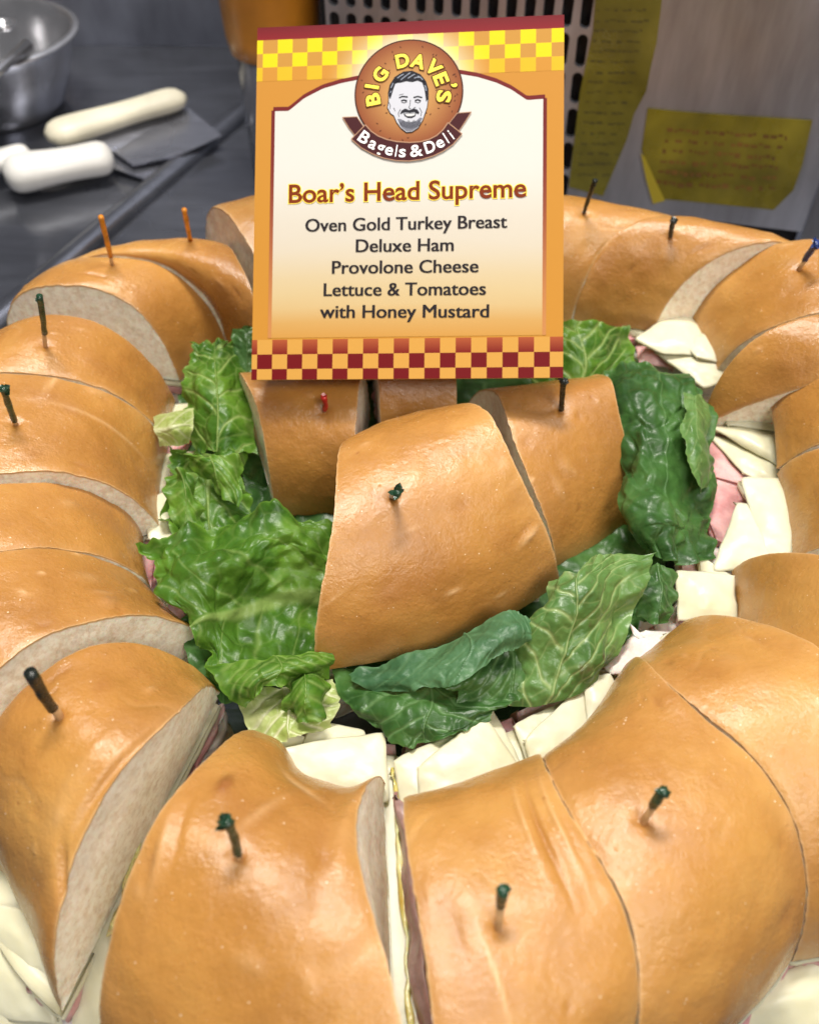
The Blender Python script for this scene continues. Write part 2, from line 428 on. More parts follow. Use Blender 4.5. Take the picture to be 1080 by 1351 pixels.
    for e, s, ud in ((0, 1, under[0]), (NU - 1, -1, under[1])):
        ring = P[e]; base = ring[0] + (ring[-1] - ring[0]) * (np.linspace(0, 1, NT)[:, None])
        base = ring[0] + (ring[-1] - ring[0]) * (((ring - ring[0]) @ (ring[-1] - ring[0])) / ((ring[-1] - ring[0]) @ (ring[-1] - ring[0])))[:, None].clip(0, 1)
        ks = 1 - (np.linspace(0, 1, K)) ** 1.7
        g = base[:, None] + (ring - base)[:, None] * ks[None, :, None]
        dirv = P[e + s].mean(0) - P[e].mean(0); dirv /= np.linalg.norm(dirv)
        if ud: g = g + dirv * (ud * (1 - ks)[None, :, None])
        inner = smooth(1 - ks, 0, .12)[None, :]
        g = g + dirv * (inner * (.02 + .04 * fbm(g * 1.2, seed + 31) + .012 * fbm(g * 6, seed + 33)))[..., None]
        off = sum(len(v) for v in VV); q = gridfaces(NT, K, off)
        vv = g.reshape(-1, 3); f = q[len(q) // 2]
        nn = np.cross(vv[f[1] - off] - vv[f[0] - off], vv[f[2] - off] - vv[f[0] - off])
        if np.dot(nn, dirv) > 0: q = [a[::-1] for a in q]
        dist = np.linalg.norm((ring[:, None] - g), axis=2)
        VV.append(vv); FF += q; RR.append(np.exp(-dist / 1.3).ravel())
    off = sum(len(v) for v in VV)
    K2 = 12
    g = P[:, 0][:, None] + (P[:, -1] - P[:, 0])[:, None] * np.linspace(0, 1, K2)[None, :, None]
    g[..., 2] += .15 * np.sin(np.linspace(0, np.pi, K2))[None] 
    VV.append(g.reshape(-1, 3)); FF += gridfaces(NU, K2, off, True); RR.append(np.zeros(NU * K2))
    obj('crumb', np.concatenate(VV), FF, CRUMB, parent, attrs={'rim': np.concatenate(RR)})
    return P
def slab(name, parent, A, B, rin, z0, z1, mat, seed, wav=.05, trim=0.0, out=.0, eu=.02, rag=.05, nu=40, nr=24, round_=.5, mats=None):
    """a layer of the sandwich under the lid: from radius rin to the lid's outer edge"""
    pol = not A.startswith('C'); A, B = CUT[A], CUT[B]
    us = np.linspace(eu, 1 - eu, nu); top = []
    for u in us:
        c = lerpcut(A, B, u, pol)
        ph = R(c[3]); I = np.array([c[0], c[1]]); d = np.array([math.cos(ph), math.sin(ph)])
        O = I + d * (c[4] + out - trim)
        # where the inward ray meets the wanted inner radius
        if rin is not None:
            rel = I - CTR; b_ = rel @ d; cc = rel @ rel - rin ** 2; dd = b_ * b_ - cc
            k = (-b_ + math.sqrt(dd)) if dd > 0 else 0
            I = I + d * min(k, .2) + d * trim
        else: I = I + d * trim
        top.append(I + (O - I) * np.linspace(0, 1, nr)[:, None])
    top = np.array(top)
    top3 = np.concatenate([top, np.zeros((nu, nr, 1))], 2)
    hw = wav * fbm(top3 * .6, seed)
    ragv = rag * fbm(top3 * 2.5, seed + 3)
    V = []; ctr = top3.mean((0, 1))
    prof = [(z1, 0.0), (z1 - (z1 - z0) * .12, .5), (z0 + (z1 - z0) * .5, .9), (z0 + (z1 - z0) * .12, .5), (z0, 0.0)]
    # rim loop
    loop = [(i, 0) for i in range(nu)] + [(nu - 1, j) for j in range(1, nr)] + [(i, nr - 1) for i in range(nu - 2, -1, -1)] + [(0, j) for j in range(nr - 2, 0, -1)]
    g = top3.copy(); g[..., 2] = z1 + hw
    V = [g.reshape(-1, 3)]; F = gridfaces(nu, nr)
    idx = [i * nr + j for i, j in loop]; prev = idx; n = nu * nr
    lp = np.array([top3[i, j] for i, j in loop]); hl = np.array([hw[i, j] for i, j in loop]); rl = np.array([ragv[i, j] for i, j in loop])
    tl = np.roll(lp, -1, 0) - np.roll(lp, 1, 0); nl = np.stack([tl[:, 1], -tl[:, 0], 0 * tl[:, 0]], 1); nl /= np.linalg.norm(nl, axis=1, keepdims=True) + 1e-9
    if ((lp - ctr) * nl).sum() < 0: nl = -nl
    for (z, o_) in prof[1:]:
        q = lp + nl * (o_ * round_ * .12 + rl * (1 if o_ else .3))[:, None]; q[:, 2] = z + hl
        V.append(q); cur = list(range(n, n + len(q))); n += len(q)
        for k in range(len(q)):
            k2 = (k + 1) % len(q); F.append([prev[k], prev[k2], cur[k2], cur[k]])
        prev = cur
    F.append(prev[::-1])
    return obj(name, np.concatenate(V), F, mat, parent, attrs=None)
BOTTOM_BUN = mat_crust(); BOTTOM_BUN.name = 'bottom_crust'
def section(label, A, B, seed, rin=None, fill=True, feats=(), tone=0.0, group='cut sections of the ring sandwich', eu=.02, low=.35, ci=.5, **kw):
    tr = .5 if A.startswith('C') else 0
    a, b = CUT[A], CUT[B]
    c = lerpcut(a, b, .5); ph = R(c[3])
    root = empty('sandwich_section', (c[0] + math.cos(ph) * 4.7, c[1] + math.sin(ph) * 4.7, 0), label, 'sandwich', group)
    lid(root, A, B, seed, polar=not A.startswith('C'), feats=feats, tone=tone, low=low, **kw)
    zb = min(a[2], b[2], 3.95)
    if fill:
        bb = slab('bottom_bun', root, A, B, rin, .05, zb - 1.25, CRUMB, seed + 1, .05, trim=.1 + tr, rag=.08, round_=1)
        slab('turkey', root, A, B, rin, zb - 1.23, zb - .75, TURKEY, seed + 2, .08, rag=.22, trim=.05 + tr, eu=eu)
        slab('ham_slice', root, A, B, rin, zb - .74, zb - .33, HAM, seed + 3, .08, rag=.16, eu=eu, trim=tr)
        slab('cheese_slice', root, A, B, rin + ci if rin else None, zb - .32, zb - .06, CHEESE, seed + 4, .04, rag=.04, trim=tr, eu=eu)
    root.location.z += (random.Random(seed).uniform(-.07, .07) if not A.startswith('C') else 0) * S
    return root
GR = 'cut sections of the ring sandwich'
SEC = {}
def sx(k, *a, **kw): SEC[k] = section(*a, **kw)
sx('P0', 'back section peeking out left of the menu card with its grey cut face showing', 'P0b', 'P0a', 101, 12.5)
sx('L18', 'back section of the ring half hidden behind the right edge of the menu card', 'L17b', 'P0b', 102, 13.2)
sx('L1', 'back left section beside the menu card, with an orange pick near its ridge', 'L1a', 'L12', 103, 10.3)
sx('L2', 'back left section with a wide grey cut face and an orange pick', 'L12', 'L2b', 104, 12)
sx('L3', 'left section with a tall green pick in front of the wide grey cut face', 'L3a', 'L34', 105, 10)
sx('L4', 'left section with pale streaks and a green pick at the photo edge', 'L34', 'L4b', 106, 8.7, feats=((140, 560, .10, 1.6, 10, .015, 0, .40), (75, 500, 1.0, .08, 5, .02, 0, .55), (55, 520, .4, .4, 0, .02, .35, 0), (95, 540, .3, .3, 0, .02, .2, .1)),)
sx('L5', 'left section without a pick, behind the thin knife line above the front left sections', 'L5a', 'L56', 107, 8.6)
sx('L6', 'left section without a pick whose porous cut face shows above the neighbour in front', 'L56', 'L6b', 108, 7.6, feats=((145, 790, .5, .22, 10, .07, .25, .15), (158, 800, .5, .06, 15, -.06, .2, 0), (103, 727, .12, .1, 0, .03, 0, .7), (52, 756, .12, .06, 0, .03, 0, .7), (30, 778, .3, .08, -10, .03, 0, .5), (180, 775, .25, .1, 20, .04, 0, .3)),)
sx('L7', 'front left section with a long grey cut face and a leaning dark pick', 'L7a', 'L7b', 109, 7.9, feats=((152, 1010, .16, 1.7, 4, -.22, .15, 0), (190, 1000, .35, 1.3, 6, .09, 0, .2), (110, 1010, .3, 1.5, 0, .07, 0, .12), (76, 1150, .5, .12, 60, -.20, .3, 0), (135, 905, .5, .3, 20, .0, .35, 0), (84, 1195, .05, .05, 0, .03, 0, .8)), outer=((.55, .36, .85),))
sx('L8', 'front section with a brown blister near its inner shoulder and a green pick', 'L8a', 'L8b', 110, 7.2, eu=-.11, feats=((297, 1041, .17, .26, 0, .06, 1.1, 0), (300, 1045, .5, .5, 0, .08, .25, 0), (395, 1040, .9, .10, 25, -.04, 0, .7), (345, 1075, .13, .9, 30, .03, 0, .3), (215, 1120, .10, .9, -12, .06, 0, .25), (238, 1100, .12, .9, -12, -.06, .1, 0), (455, 1110, .3, 1.3, 8, .07, 0, .1), (420, 1130, .25, 1.2, 8, -.05, .1, 0), (315, 1143, .12, .12, 0, .02, 0, .5)), inner=((.66, .33, .85),))  # pale streak on the left ridge is a painted highlight
sx('L9', 'front centre section with a short green pick, between two knife cuts', 'L9a', 'L9b', 111, 7.0, feats=((712, 1090, .10, 1.1, 5, -.10, .4, 0), (690, 1085, .10, 1.0, 4, .06, 0, .3), (733, 1080, .10, 1.2, 5, .06, 0, .35), (652, 1290, .05, .8, -12, .02, 0, .8), (600, 1150, .6, .6, 0, .03, 0, .1)), under=(.9, 0))  # broad pale patch stands in for a highlight on the crust
sx('L10', 'large front right section with a green pick and a deeply shaded outer side', 'L9b', 'L10b', 112, 6.9, low=.7)  # stronger painted shade on the low outer crust
sx('L11', 'right front section with a shiny top, no pick, and turkey at its inner edge', 'L10b', 'L11b', 113, 8.2, feats=((1010, 900, .8, .5, 0, .02, .12, .1), (960, 870, .5, .3, 0, .02, 0, .1)),)
sx('L12', 'right section behind the shiny front one, one folded cheese slice poking out of it', 'L12n', 'L12b', 114, 9.0)
sx('L13', 'small visible right section just below the notched corner, beside fanned cheese', 'L13n', 'L13b', 115, 10.3, ci=1.6)
sx('L14', 'right section with a sharp notched corner lying over its neighbour', 'L14n', 'L14b', 116, 11.2, ci=2.4)
sx('L15', 'right section with a long smooth curved top edge between two patches of cheese', 'L15n', 'L15b', 117, 12.6)
sx('L16', 'far right section with a blue pick and cheese folded under its corner', 'L16n', 'L16b', 118, 14.6)
sx('L17', 'back right section with a short dark pick and a narrow tan cut face', 'L17a', 'L17b', 119, 14.2)
GC = 'sandwich sections piled in the middle'
sx('C1', 'big glossy section lying in front of the menu card, pick seen end on', 'C1b', 'C1a', 120, None, group=GC, feats=((697, 706, .30, .07, -22, .07, .15, .9), (690, 698, .34, .05, -22, -.05, .35, 0), (596, 782, .15, .05, -10, .03, 0, .8), (660, 784, .3, .03, -12, .02, 0, .5), (471, 597, .06, .05, 0, -.03, 1.3, 0), (512, 790, .7, .6, 0, .0, .25, 0), (482, 586, .2, .12, 0, .03, .1, .3), (440, 792, .35, .04, -40, .02, 0, .5), (545, 700, .2, .06, 0, .02, 0, .3), (580, 582, .15, .08, 0, .03, 0, .3)), bulge=.65)
sx('C2', 'centre left section shaded by the menu card, holding a little red pick', 'C2b', 'C2a', 121, None, group=GC)
sx('C3', 'centre right section under the right corner of the menu card, black pick', 'C3b', 'C3a', 122, None, group=GC, feats=((762, 668, .10, .10, 0, -.05, .5, 0), (702, 630, .12, .07, 0, .03, 0, .6), (779, 523, .06, .04, 0, -.02, 1.0, 0), (775, 590, .3, .3, 0, .02, .2, 0)),)
sx('C4', 'low section hidden in the dark behind the big centre one, under the card', 'C4a', 'C4b', 123, None, group=GC)

# ------------------------------------------------------------------ sheets through measured points (cheese, leaves, meat)
def sheet(rows, nu, nv):
    P = np.array([[U(*p) for p in r] for r in rows])
    a = crom(P, np.linspace(0, len(P) - 1, nu))                        # nu x k x 3
    a = np.swapaxes(crom(np.swapaxes(a, 0, 1), np.linspace(0, P.shape[1] - 1, nv)), 0, 1)
    return a
def normals(P):
    N = np.cross(np.gradient(P, axis=0), np.gradient(P, axis=1)); N /= np.linalg.norm(N, axis=2, keepdims=True) + 1e-9
    return N if N[..., 2].mean() > 0 else -N
def thick(name, P, th, mat, parent, attrs=None, **kw):
    nu, nv = P.shape[:2]; N = normals(P)
    a = P.reshape(-1, 3); b = (P - N * th).reshape(-1, 3); n = nu * nv
    F = gridfaces(nu, nv); f = F[len(F) // 2]
    up_ = np.cross(a[f[1]] - a[f[0]], a[f[2]] - a[f[0]]) @ N.reshape(-1, 3)[f[0]]
    Ft = F if up_ > 0 else [q[::-1] for q in F]
    Fb = [[i + n for i in q[::-1]] for q in Ft]
    loop = [i * nv for i in range(nu)] + [(nu - 1) * nv + j for j in range(1, nv)] + [i * nv + nv - 1 for i in range(nu - 2, -1, -1)] + [j for j in range(nv - 2, 0, -1)]
    Fs = [[loop[k], loop[(k + 1) % len(loop)], loop[(k + 1) % len(loop)] + n, loop[k] + n] for k in range(len(loop))]
    if up_ > 0: Fs = [q[::-1] for q in Fs]
    at = {k: np.concatenate([v.ravel(), v.ravel()]) for k, v in (attrs or {}).items()}
    return obj(name, np.concatenate([a, b]), Ft + Fb + Fs, mat, parent, attrs=at)
_cs = [0]
def cheese(parent, rows, th=.17, name='cheese_slice', mat=None, wav=.04, jag=.012):
    _cs[0] += 1; P = sheet(rows, 30, 30)
    a_, b_ = np.meshgrid(np.linspace(-1, 1, 30), np.linspace(-1, 1, 30), indexing='ij')
    ia = (a_ * (1 - .05 * b_ ** 8) + 1) * 14.5; ib = (b_ * (1 - .05 * a_ ** 8) + 1) * 14.5
    i0 = np.clip(ia.astype(int), 0, 28); j0 = np.clip(ib.astype(int), 0, 28); fa = (ia - i0)[..., None]; fb = (ib - j0)[..., None]
    P = (P[i0, j0] * (1 - fa) + P[i0 + 1, j0] * fa) * (1 - fb) + (P[i0, j0 + 1] * (1 - fa) + P[i0 + 1, j0 + 1] * fa) * fb
    P[..., 2] -= .08 * np.maximum(np.abs(a_), np.abs(b_)) ** 4 - .04
    N = normals(P)
    P = P + N * (2.0 * wav * fbm(P * .45, _cs[0] * 7) + .05 * fbm(P * 1.2, _cs[0] * 5))[..., None] + jag * np.stack([fbm(P * 2.2, _cs[0]), fbm(P * 2.2, _cs[0] + 3), 0 * P[..., 0]], -1)
    return thick(name, P, th, mat or CHEESE, parent)
def Q(a, b, c, d, mid=None):
    """slice from four corners (x, y, z): a-b far edge, d-c near edge"""
    a, b, c, d = map(np.array, (a, b, c, d)); m = (a + b + c + d) / 4.0
    if mid: m = m + np.array([0, 0, mid])
    return [[a, (a + b) / 2, b], [(a + d) / 2, m, (b + c) / 2], [d, (c + d) / 2, c]]
C_ = cheese
# front left of centre, in front of L8
C_(SEC['L8'], Q((412, 950, 3.9), (482, 962, 3.9), (500, 1060, 3.8), (372, 1040, 3.8), .1))
C_(SEC['L8'], Q((368, 985, 4.2), (508, 962, 4.25), (514, 1060, 4.0), (372, 1060, 3.9), .1))
# in front of L9
C_(SEC['L9'], Q((575, 972, 4.0), (650, 930, 4.0), (706, 1040, 3.9), (560, 1060, 3.9), .1))
C_(SEC['L9'], Q((517, 1000, 4.2), (600, 965, 4.25), (625, 1090, 3.9), (532, 1100, 3.9), .1))
C_(SEC['L9'], Q((548, 1010, 4.45), (640, 942, 4.5), (708, 1045, 4.0), (556, 1100, 3.95), .1))
# in front of L10
C_(SEC['L10'], Q((676, 955, 4.1), (735, 925, 4.1), (740, 1030, 3.9), (705, 1035, 3.9), .1))
C_(SEC['L10'], Q((690, 975, 4.3), (775, 897, 4.35), (800, 980, 3.9), (708, 1045, 3.9), .1))
C_(SEC['L10'], Q((768, 892, 4.55), (806, 885, 4.5), (830, 930, 4.1), (775, 960, 4.2), .1))
# turkey crumbling out between L10 and L11
C_(SEC['L11'], Q((835, 836, 4.1), (888, 832, 4.2), (880, 905, 4.0), (795, 885, 4.0), .2), .5, 'turkey', TURKEY, .12, .09)
C_(SEC['L11'], Q((858, 850, 4.4), (884, 832, 4.5), (885, 890, 4.2), (838, 900, 4.2), .1), .3, 'cheese_slice', None, .08, .05)
C_(SEC['L11'], Q((845, 815, 3.4), (900, 790, 3.5), (900, 850, 3.3), (830, 860, 3.3), .2), .5, 'turkey', TURKEY, .12, .09)
C_(SEC['L12'], Q((890, 750, 4.4), (972, 756, 4.4), (975, 818, 4.0), (893, 818, 4.0), .25), .2)
# fan of slices by L13
C_(SEC['L13'], Q((972, 662, 4.35), (1000, 668, 4.35), (1040, 745, 4.0), (938, 754, 3.9), .15))
C_(SEC['L13'], Q((975, 628, 4.6), (1050, 630, 4.7), (1060, 738, 4.2), (1006, 734, 4.2), .2))
# slices by L14 / L15
C_(SEC['L14'], Q((934, 572, 3.9), (1040, 590, 4.0), (1045, 655, 3.9), (978, 622, 3.9), .15))
C_(SEC['L14'], Q((934, 560, 4.2), (1035, 553, 4.3), (1045, 625, 4.2), (985, 590, 4.15), .15))
C_(SEC['L14'], Q((954, 546, 4.5), (1040, 534, 4.6), (1042, 570, 4.5), (958, 560, 4.4), .05))
C_(SEC['L14'], Q((930, 620, 3.2), (980, 600, 3.3), (985, 650, 3.2), (930, 655, 3.2), .2), .4, 'turkey', TURKEY, .12, .08)
C_(SEC['L14'], Q((925, 640, 3.0), (965, 635, 3.1), (975, 690, 3.1), (930, 720, 3.0), .15), .3, 'ham_slice', HAM, .12, .06)
C_(SEC['L14'], Q((945, 650, 3.3), (985, 645, 3.3), (960, 700, 3.2), (940, 720, 3.1), .15), .3, 'ham_slice', HAM, .12, .06)
C_(SEC['L13'], Q((920, 745, 3.2), (960, 700, 3.3), (965, 760, 3.2), (925, 770, 3.2), .15), .4, 'turkey', TURKEY, .12, .08)
# slices by L16
C_(SEC['L16'], Q((836, 446, 4.4), (902, 404, 4.5), (965, 470, 4.2), (872, 466, 4.2), .15))
C_(SEC['L16'], Q((860, 460, 4.0), (940, 450, 4.2), (972, 495, 4.0), (928, 512, 3.8), .1))
C_(SEC['L16'], Q((892, 440, 4.55), (935, 436, 4.55), (972, 482, 4.3), (918, 470, 4.4), .05))
C_(SEC['L17'], Q((838, 455, 3.6), (880, 455, 3.6), (890, 485, 3.4), (842, 480, 3.4), .1), .3, 'ham_slice', HAM, .1, .06)
# corner of cheese by L4 / L5
C_(SEC['L5'], Q((190, 655, 3.9), (222, 640, 3.9), (229, 712, 3.8), (196, 712, 3.8), 0))
# slices fanned out at the outer foot of L7
C_(SEC['L7'], Q((-60, 1215, 2.9), (60, 1215, 3.4), (118, 1372, 1.8), (-50, 1400, 1.5), .2))
C_(SEC['L7'], Q((-70, 1225, 3.3), (25, 1215, 3.6), (78, 1352, 2.4), (-60, 1340, 2.0), .2))
C_(SEC['L7'], Q((-40, 1190, 3.6), (55, 1200, 3.9), (100, 1330, 3.0), (30, 1300, 2.8), .2))
C_(SEC['L8'], Q((118, 1180, 3.9), (172, 1130, 4.0), (165, 1370, 2.6), (88, 1372, 2.6), .1))
# dab of mustard down the cut of L8
C_(SEC['L8'], Q((516, 1010, 4.03), (519, 1010, 4.03), (548, 1375, 4.12), (543, 1375, 4.12), 0), .06, 'mustard', MUSTARD, .05, .07)
C_(SEC['L8'], Q((524, 1045, 4.1), (530, 1045, 4.5), (574, 1375, 5.0), (556, 1375, 4.2), 0), .08, 'ham_slice', HAM2, .10, .06)
C_(SEC['L7'], Q((176, 1115, 4.0), (182, 1105, 4.2), (150, 1230, 4.0), (142, 1235, 3.8), 0), .06, 'mustard', MUSTARD, .06, .09)
tag(C_(SEC['L10'], Q((905, 1370, 2.2), (1000, 1290, 3.2), (1120, 1250, 3.4), (1120, 1400, 2.2), .3)), None)

# ------------------------------------------------------------------ lettuce
def leaf(name, label, rows, mat, seed, nu=150, nv=150, ruff=.25, freq=5, pucker=.10, cells=5.0, jag=.12, midrib=.5, ribw=.02, cat='lettuce leaf', sides=(1, 1, 1, 1), veins=4, vstr=.42, th=.035, group='lettuce leaves around the centre pile', ribend=.95, rag=.5, fold=.17):
    P = sheet(rows, nu, nv); N = normals(P)
    u, v = np.meshgrid(np.linspace(0, 1, nu), np.linspace(0, 1, nv), indexing='ij')
    su = np.linalg.norm(np.diff(P, axis=0), axis=2).sum(0).mean(); sv = np.linalg.norm(np.diff(P, axis=1), axis=2).sum(1).mean()
    Lu, Lv = u * su, v * sv
    z = np.zeros_like(u)
    wx, wy = Lu + .25 * fbm(np.stack([Lu, Lv, z], -1) * .9, seed), Lv + .25 * fbm(np.stack([Lu, Lv, z + 5], -1) * .9, seed + 3)
    # reticulate veins: distance to the edges between scattered cells
    rg = np.random.default_rng(seed); n = max(20, int(su * sv * cells / 2))
    pts = rg.random((n, 2)) * [su * 1.1, sv * 1.1] - [su * .05, sv * .05]
    d1 = np.full(u.shape, 9.); d2 = np.full(u.shape, 9.)
    for p_ in pts:
        d = np.hypot((wx - p_[0]), (wy - p_[1])); d2 = np.minimum(d2, np.maximum(d, d1)); d1 = np.minimum(d1, d)
    e = d2 - d1
    ret = np.exp(-(e / .045) ** 2); bub = smooth(e, 0, .38)
    # midrib along u at v = midrib, side veins sweeping towards the tip
    dm = (v - midrib - .03 * np.sin(u * 5)) * sv; wr = ribw * sv * (1.05 - u * ribend).clip(.1)
    rib = np.exp(-(dm / wr) ** 4)
    ph = (u * su - np.abs(dm) * .75) / su * veins + .42 * fbm(np.stack([Lu, Lv, z], -1) * .55, seed + 8) + np.where(dm > 0, .5, 0)
    sd = np.abs(ph - np.round(ph)); side = np.exp(-(sd * su / veins / .06) ** 2) * smooth(np.abs(dm), 0, .1) * (1 - smooth(np.abs(dm), sv * .4, sv * .5))
    vein = np.clip(np.maximum(np.maximum(rib * (.5 + .5 * vstr), side * .75 * vstr / .6), ret * .30 * vstr / .6), 0, 1)
    # ruffles at the free edges
    eu0, eu1, ev0, ev1 = [smooth(x, q, 0) * s for x, q, s in ((u, .30, sides[0]), (1 - u, .30, sides[1]), (v, .30, sides[2]), (1 - v, .30, sides[3]))]
    along_v = Lv; along_u = Lu
    def wv(x, k): return np.sin(x * freq * .5 + 2.1 * fbm(np.stack([x * .35, z + k, z], -1), seed + k) * 2 + k) + .45 * np.sin(x * freq * 1.17 + k * 2 + 1.3 * fbm(np.stack([x, z, z], -1), seed + k))
    ru = (eu0 ** 1.5) * wv(along_v, 1) + (eu1 ** 1.5) * wv(along_v, 2) + (ev0 ** 1.5) * wv(along_u, 3) + (ev1 ** 1.5) * wv(along_u, 4)
    P = P + N * (ruff * ru + .55 * pucker * (bub - .5) * (1 - rib) * (.25 + .9 * smooth(fbm(P * .7, seed + 12), -.5, .7)) + fold * fbm(P * .8, seed + 4) + .03 * fbm(P * 2.6, seed + 14) - .04 * vstr * side + .04 * rib)[..., None]
    # ragged outline
    Tu = np.gradient(P, axis=0); Tu /= np.linalg.norm(Tu, axis=2, keepdims=True) + 1e-9
    Tv = np.gradient(P, axis=1); Tv /= np.linalg.norm(Tv, axis=2, keepdims=True) + 1e-9
    def saw(x, k): return fbm(np.stack([x * 1.3, z + k, z], -1), seed + 40 + k) + rag * np.abs(vnoise(np.stack([x * 4.0, z + k, z], -1), seed + 50))
    P = P + Tu * (jag * ((eu1 ** 3) * saw(along_v, 1) - (eu0 ** 3) * saw(along_v, 2)))[..., None] + Tv * (jag * ((ev1 ** 3) * saw(along_u, 3) - (ev0 ** 3) * saw(along_u, 4)))[..., None]
    dist = np.minimum.reduce([np.where(sides[0] > 0, Lu, 9), np.where(sides[1] > 0, su - Lu, 9), np.where(sides[2] > 0, Lv, 9), np.where(sides[3] > 0, sv - Lv, 9)])
    edge = np.exp(-(dist / .09) ** 2) * .55 + .35 * smooth(fbm(P * .35, seed + 60), -.2, .8)
    V = P.reshape(-1, 3); F = gridfaces(nu, nv); f = F[len(F) // 2]
    if np.cross(V[f[1]] - V[f[0]], V[f[2]] - V[f[0]]) @ N.reshape(-1, 3)[f[0]] < 0: F = [q[::-1] for q in F]
    root_ = obj(name, V, F, mat, None, attrs={'vein': vein.ravel(), 'edge': edge.ravel()})
    tag(root_, label, cat, group)
    return root_
lf = 'lettuce_leaf'
# A: big bright leaf left of the front centre section (base under the bun, tips to the left)
leaf(lf, 'big bright green lettuce leaf with ruffled tips left of the large centre section',
     [[(445, 690, 5.2), (450, 740, 5.0), (450, 800, 4.0), (440, 870, 3.4)],
      [(385, 672, 5.8), (380, 715, 5.6), (385, 790, 4.2), (405, 872, 4.0)],
      [(320, 680, 5.6), (315, 735, 5.9), (320, 815, 4.6), (345, 893, 4.6)],
      [(250, 705, 5.4), (248, 745, 6.0), (285, 830, 5.0), (300, 915, 4.4)],
      [(183, 715, 5.6), (218, 775, 5.2), (262, 845, 4.9), (270, 890, 4.2)]], LEAF, 11, nu=200, nv=200, ruff=.24, freq=4.2, pucker=.13, cells=5, sides=(0, 1, 1, .6), ribw=.05, midrib=.62, jag=.22, vstr=.30, fold=.36)
leaf(lf, 'curled lettuce edge with a pale rim, just below the big bright leaf',
     [[(275, 878, 4.6), (330, 868, 5.0), (390, 865, 5.0), (437, 858, 4.8)],
      [(290, 905, 4.9), (340, 890, 5.4), (395, 880, 5.3), (440, 872, 4.6)],
      [(325, 925, 4.4), (345, 905, 5.2), (390, 898, 4.8), (430, 885, 4.2)]], LEAF, 12, ruff=.14, freq=5, pucker=.10, sides=(.3, 1, 1, 0), jag=.15, ribw=.005, vstr=.4)
leaf(lf, 'curly lettuce tuft hanging over cheese below the bright leaf',
     [[(372, 893, 4.4), (400, 885, 4.8), (432, 880, 4.6)],
      [(380, 915, 4.8), (402, 905, 5.3), (430, 900, 4.8)],
      [(385, 945, 4.4), (405, 948, 4.8), (425, 935, 4.4)]], LEAF, 13, nu=90, nv=90, ruff=.18, freq=7, pucker=.10, sides=(.3, 1, 1, 1), jag=.15, ribw=.01, vstr=.4)
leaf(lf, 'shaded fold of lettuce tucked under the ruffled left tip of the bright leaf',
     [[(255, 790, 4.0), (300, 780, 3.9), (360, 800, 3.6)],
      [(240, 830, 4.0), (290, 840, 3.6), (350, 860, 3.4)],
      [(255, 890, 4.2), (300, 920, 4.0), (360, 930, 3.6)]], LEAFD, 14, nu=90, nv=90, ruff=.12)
leaf(lf, 'pale yellow green heart leaf with ribs beside the cheese at the inner front edge',
     [[(310, 905, 3.6), (375, 905, 3.9), (440, 900, 4.0)],
      [(325, 945, 4.0), (380, 940, 4.3), (445, 930, 4.3)],
      [(340, 985, 4.0), (385, 975, 4.2), (430, 960, 4.2)]], LEAFY, 15, nu=100, nv=100, ruff=.12, freq=6, sides=(0, 1, 1, 1), pucker=.05, ribw=.03, veins=4, vstr=.9)
# B: back left
leaf(lf, 'upright light green lettuce leaf with netted veins left of the menu card',
     [[(250, 590, 4.2), (285, 598, 4.6), (340, 600, 4.2)],
      [(243, 540, 4.8), (285, 545, 5.3), (332, 545, 4.8)],
      [(245, 490, 5.6), (285, 492, 6.0), (328, 490, 5.4)],
      [(258, 452, 6.2), (285, 452, 6.2), (312, 455, 5.6)]], LEAF, 21, ruff=.10, freq=5, pucker=.15, cells=7, sides=(1, 1, 1, .6), jag=.22, ribw=.015, vstr=.75)
leaf(lf, 'limp green leaf with a white rib, just below the upright leaf',
     [[(222, 590, 4.7), (265, 600, 4.9), (330, 580, 4.4)],
      [(222, 630, 4.4), (265, 625, 4.4), (330, 640, 4.0)],
      [(225, 670, 4.2), (270, 660, 4.0), (330, 680, 3.8)],
      [(228, 715, 4.0), (275, 705, 3.8), (325, 715, 3.4)]], LEAF, 22, ruff=.26, freq=6, pucker=.12, cells=4, sides=(1, 0, 1, 1), ribw=.05, midrib=.55, jag=.34)
leaf(lf, 'small ruffled lettuce flap against the inner side of the left sections',
     [[(222, 625, 4.9), (240, 620, 5.3), (255, 640, 4.9)],
      [(224, 655, 4.6), (245, 660, 4.8), (268, 670, 4.4)],
      [(226, 700, 4.2), (245, 705, 4.2), (272, 700, 4.0)]], LEAF, 23, nu=90, nv=90, ruff=.20, freq=8, pucker=.1, jag=.15, ribw=.02)
leaf(lf, 'frilly green lettuce edge lying across the limp leaf left of the centre pile',
     [[(238, 592, 5.1), (275, 600, 5.4), (318, 612, 5.0)],
      [(250, 610, 4.8), (285, 622, 5.1), (320, 640, 4.8)],
      [(285, 640, 4.3), (300, 650, 4.5), (322, 672, 4.3)]], LEAF, 24, nu=100, nv=100, ruff=.2, freq=7, pucker=.12, jag=.15, ribw=.02)
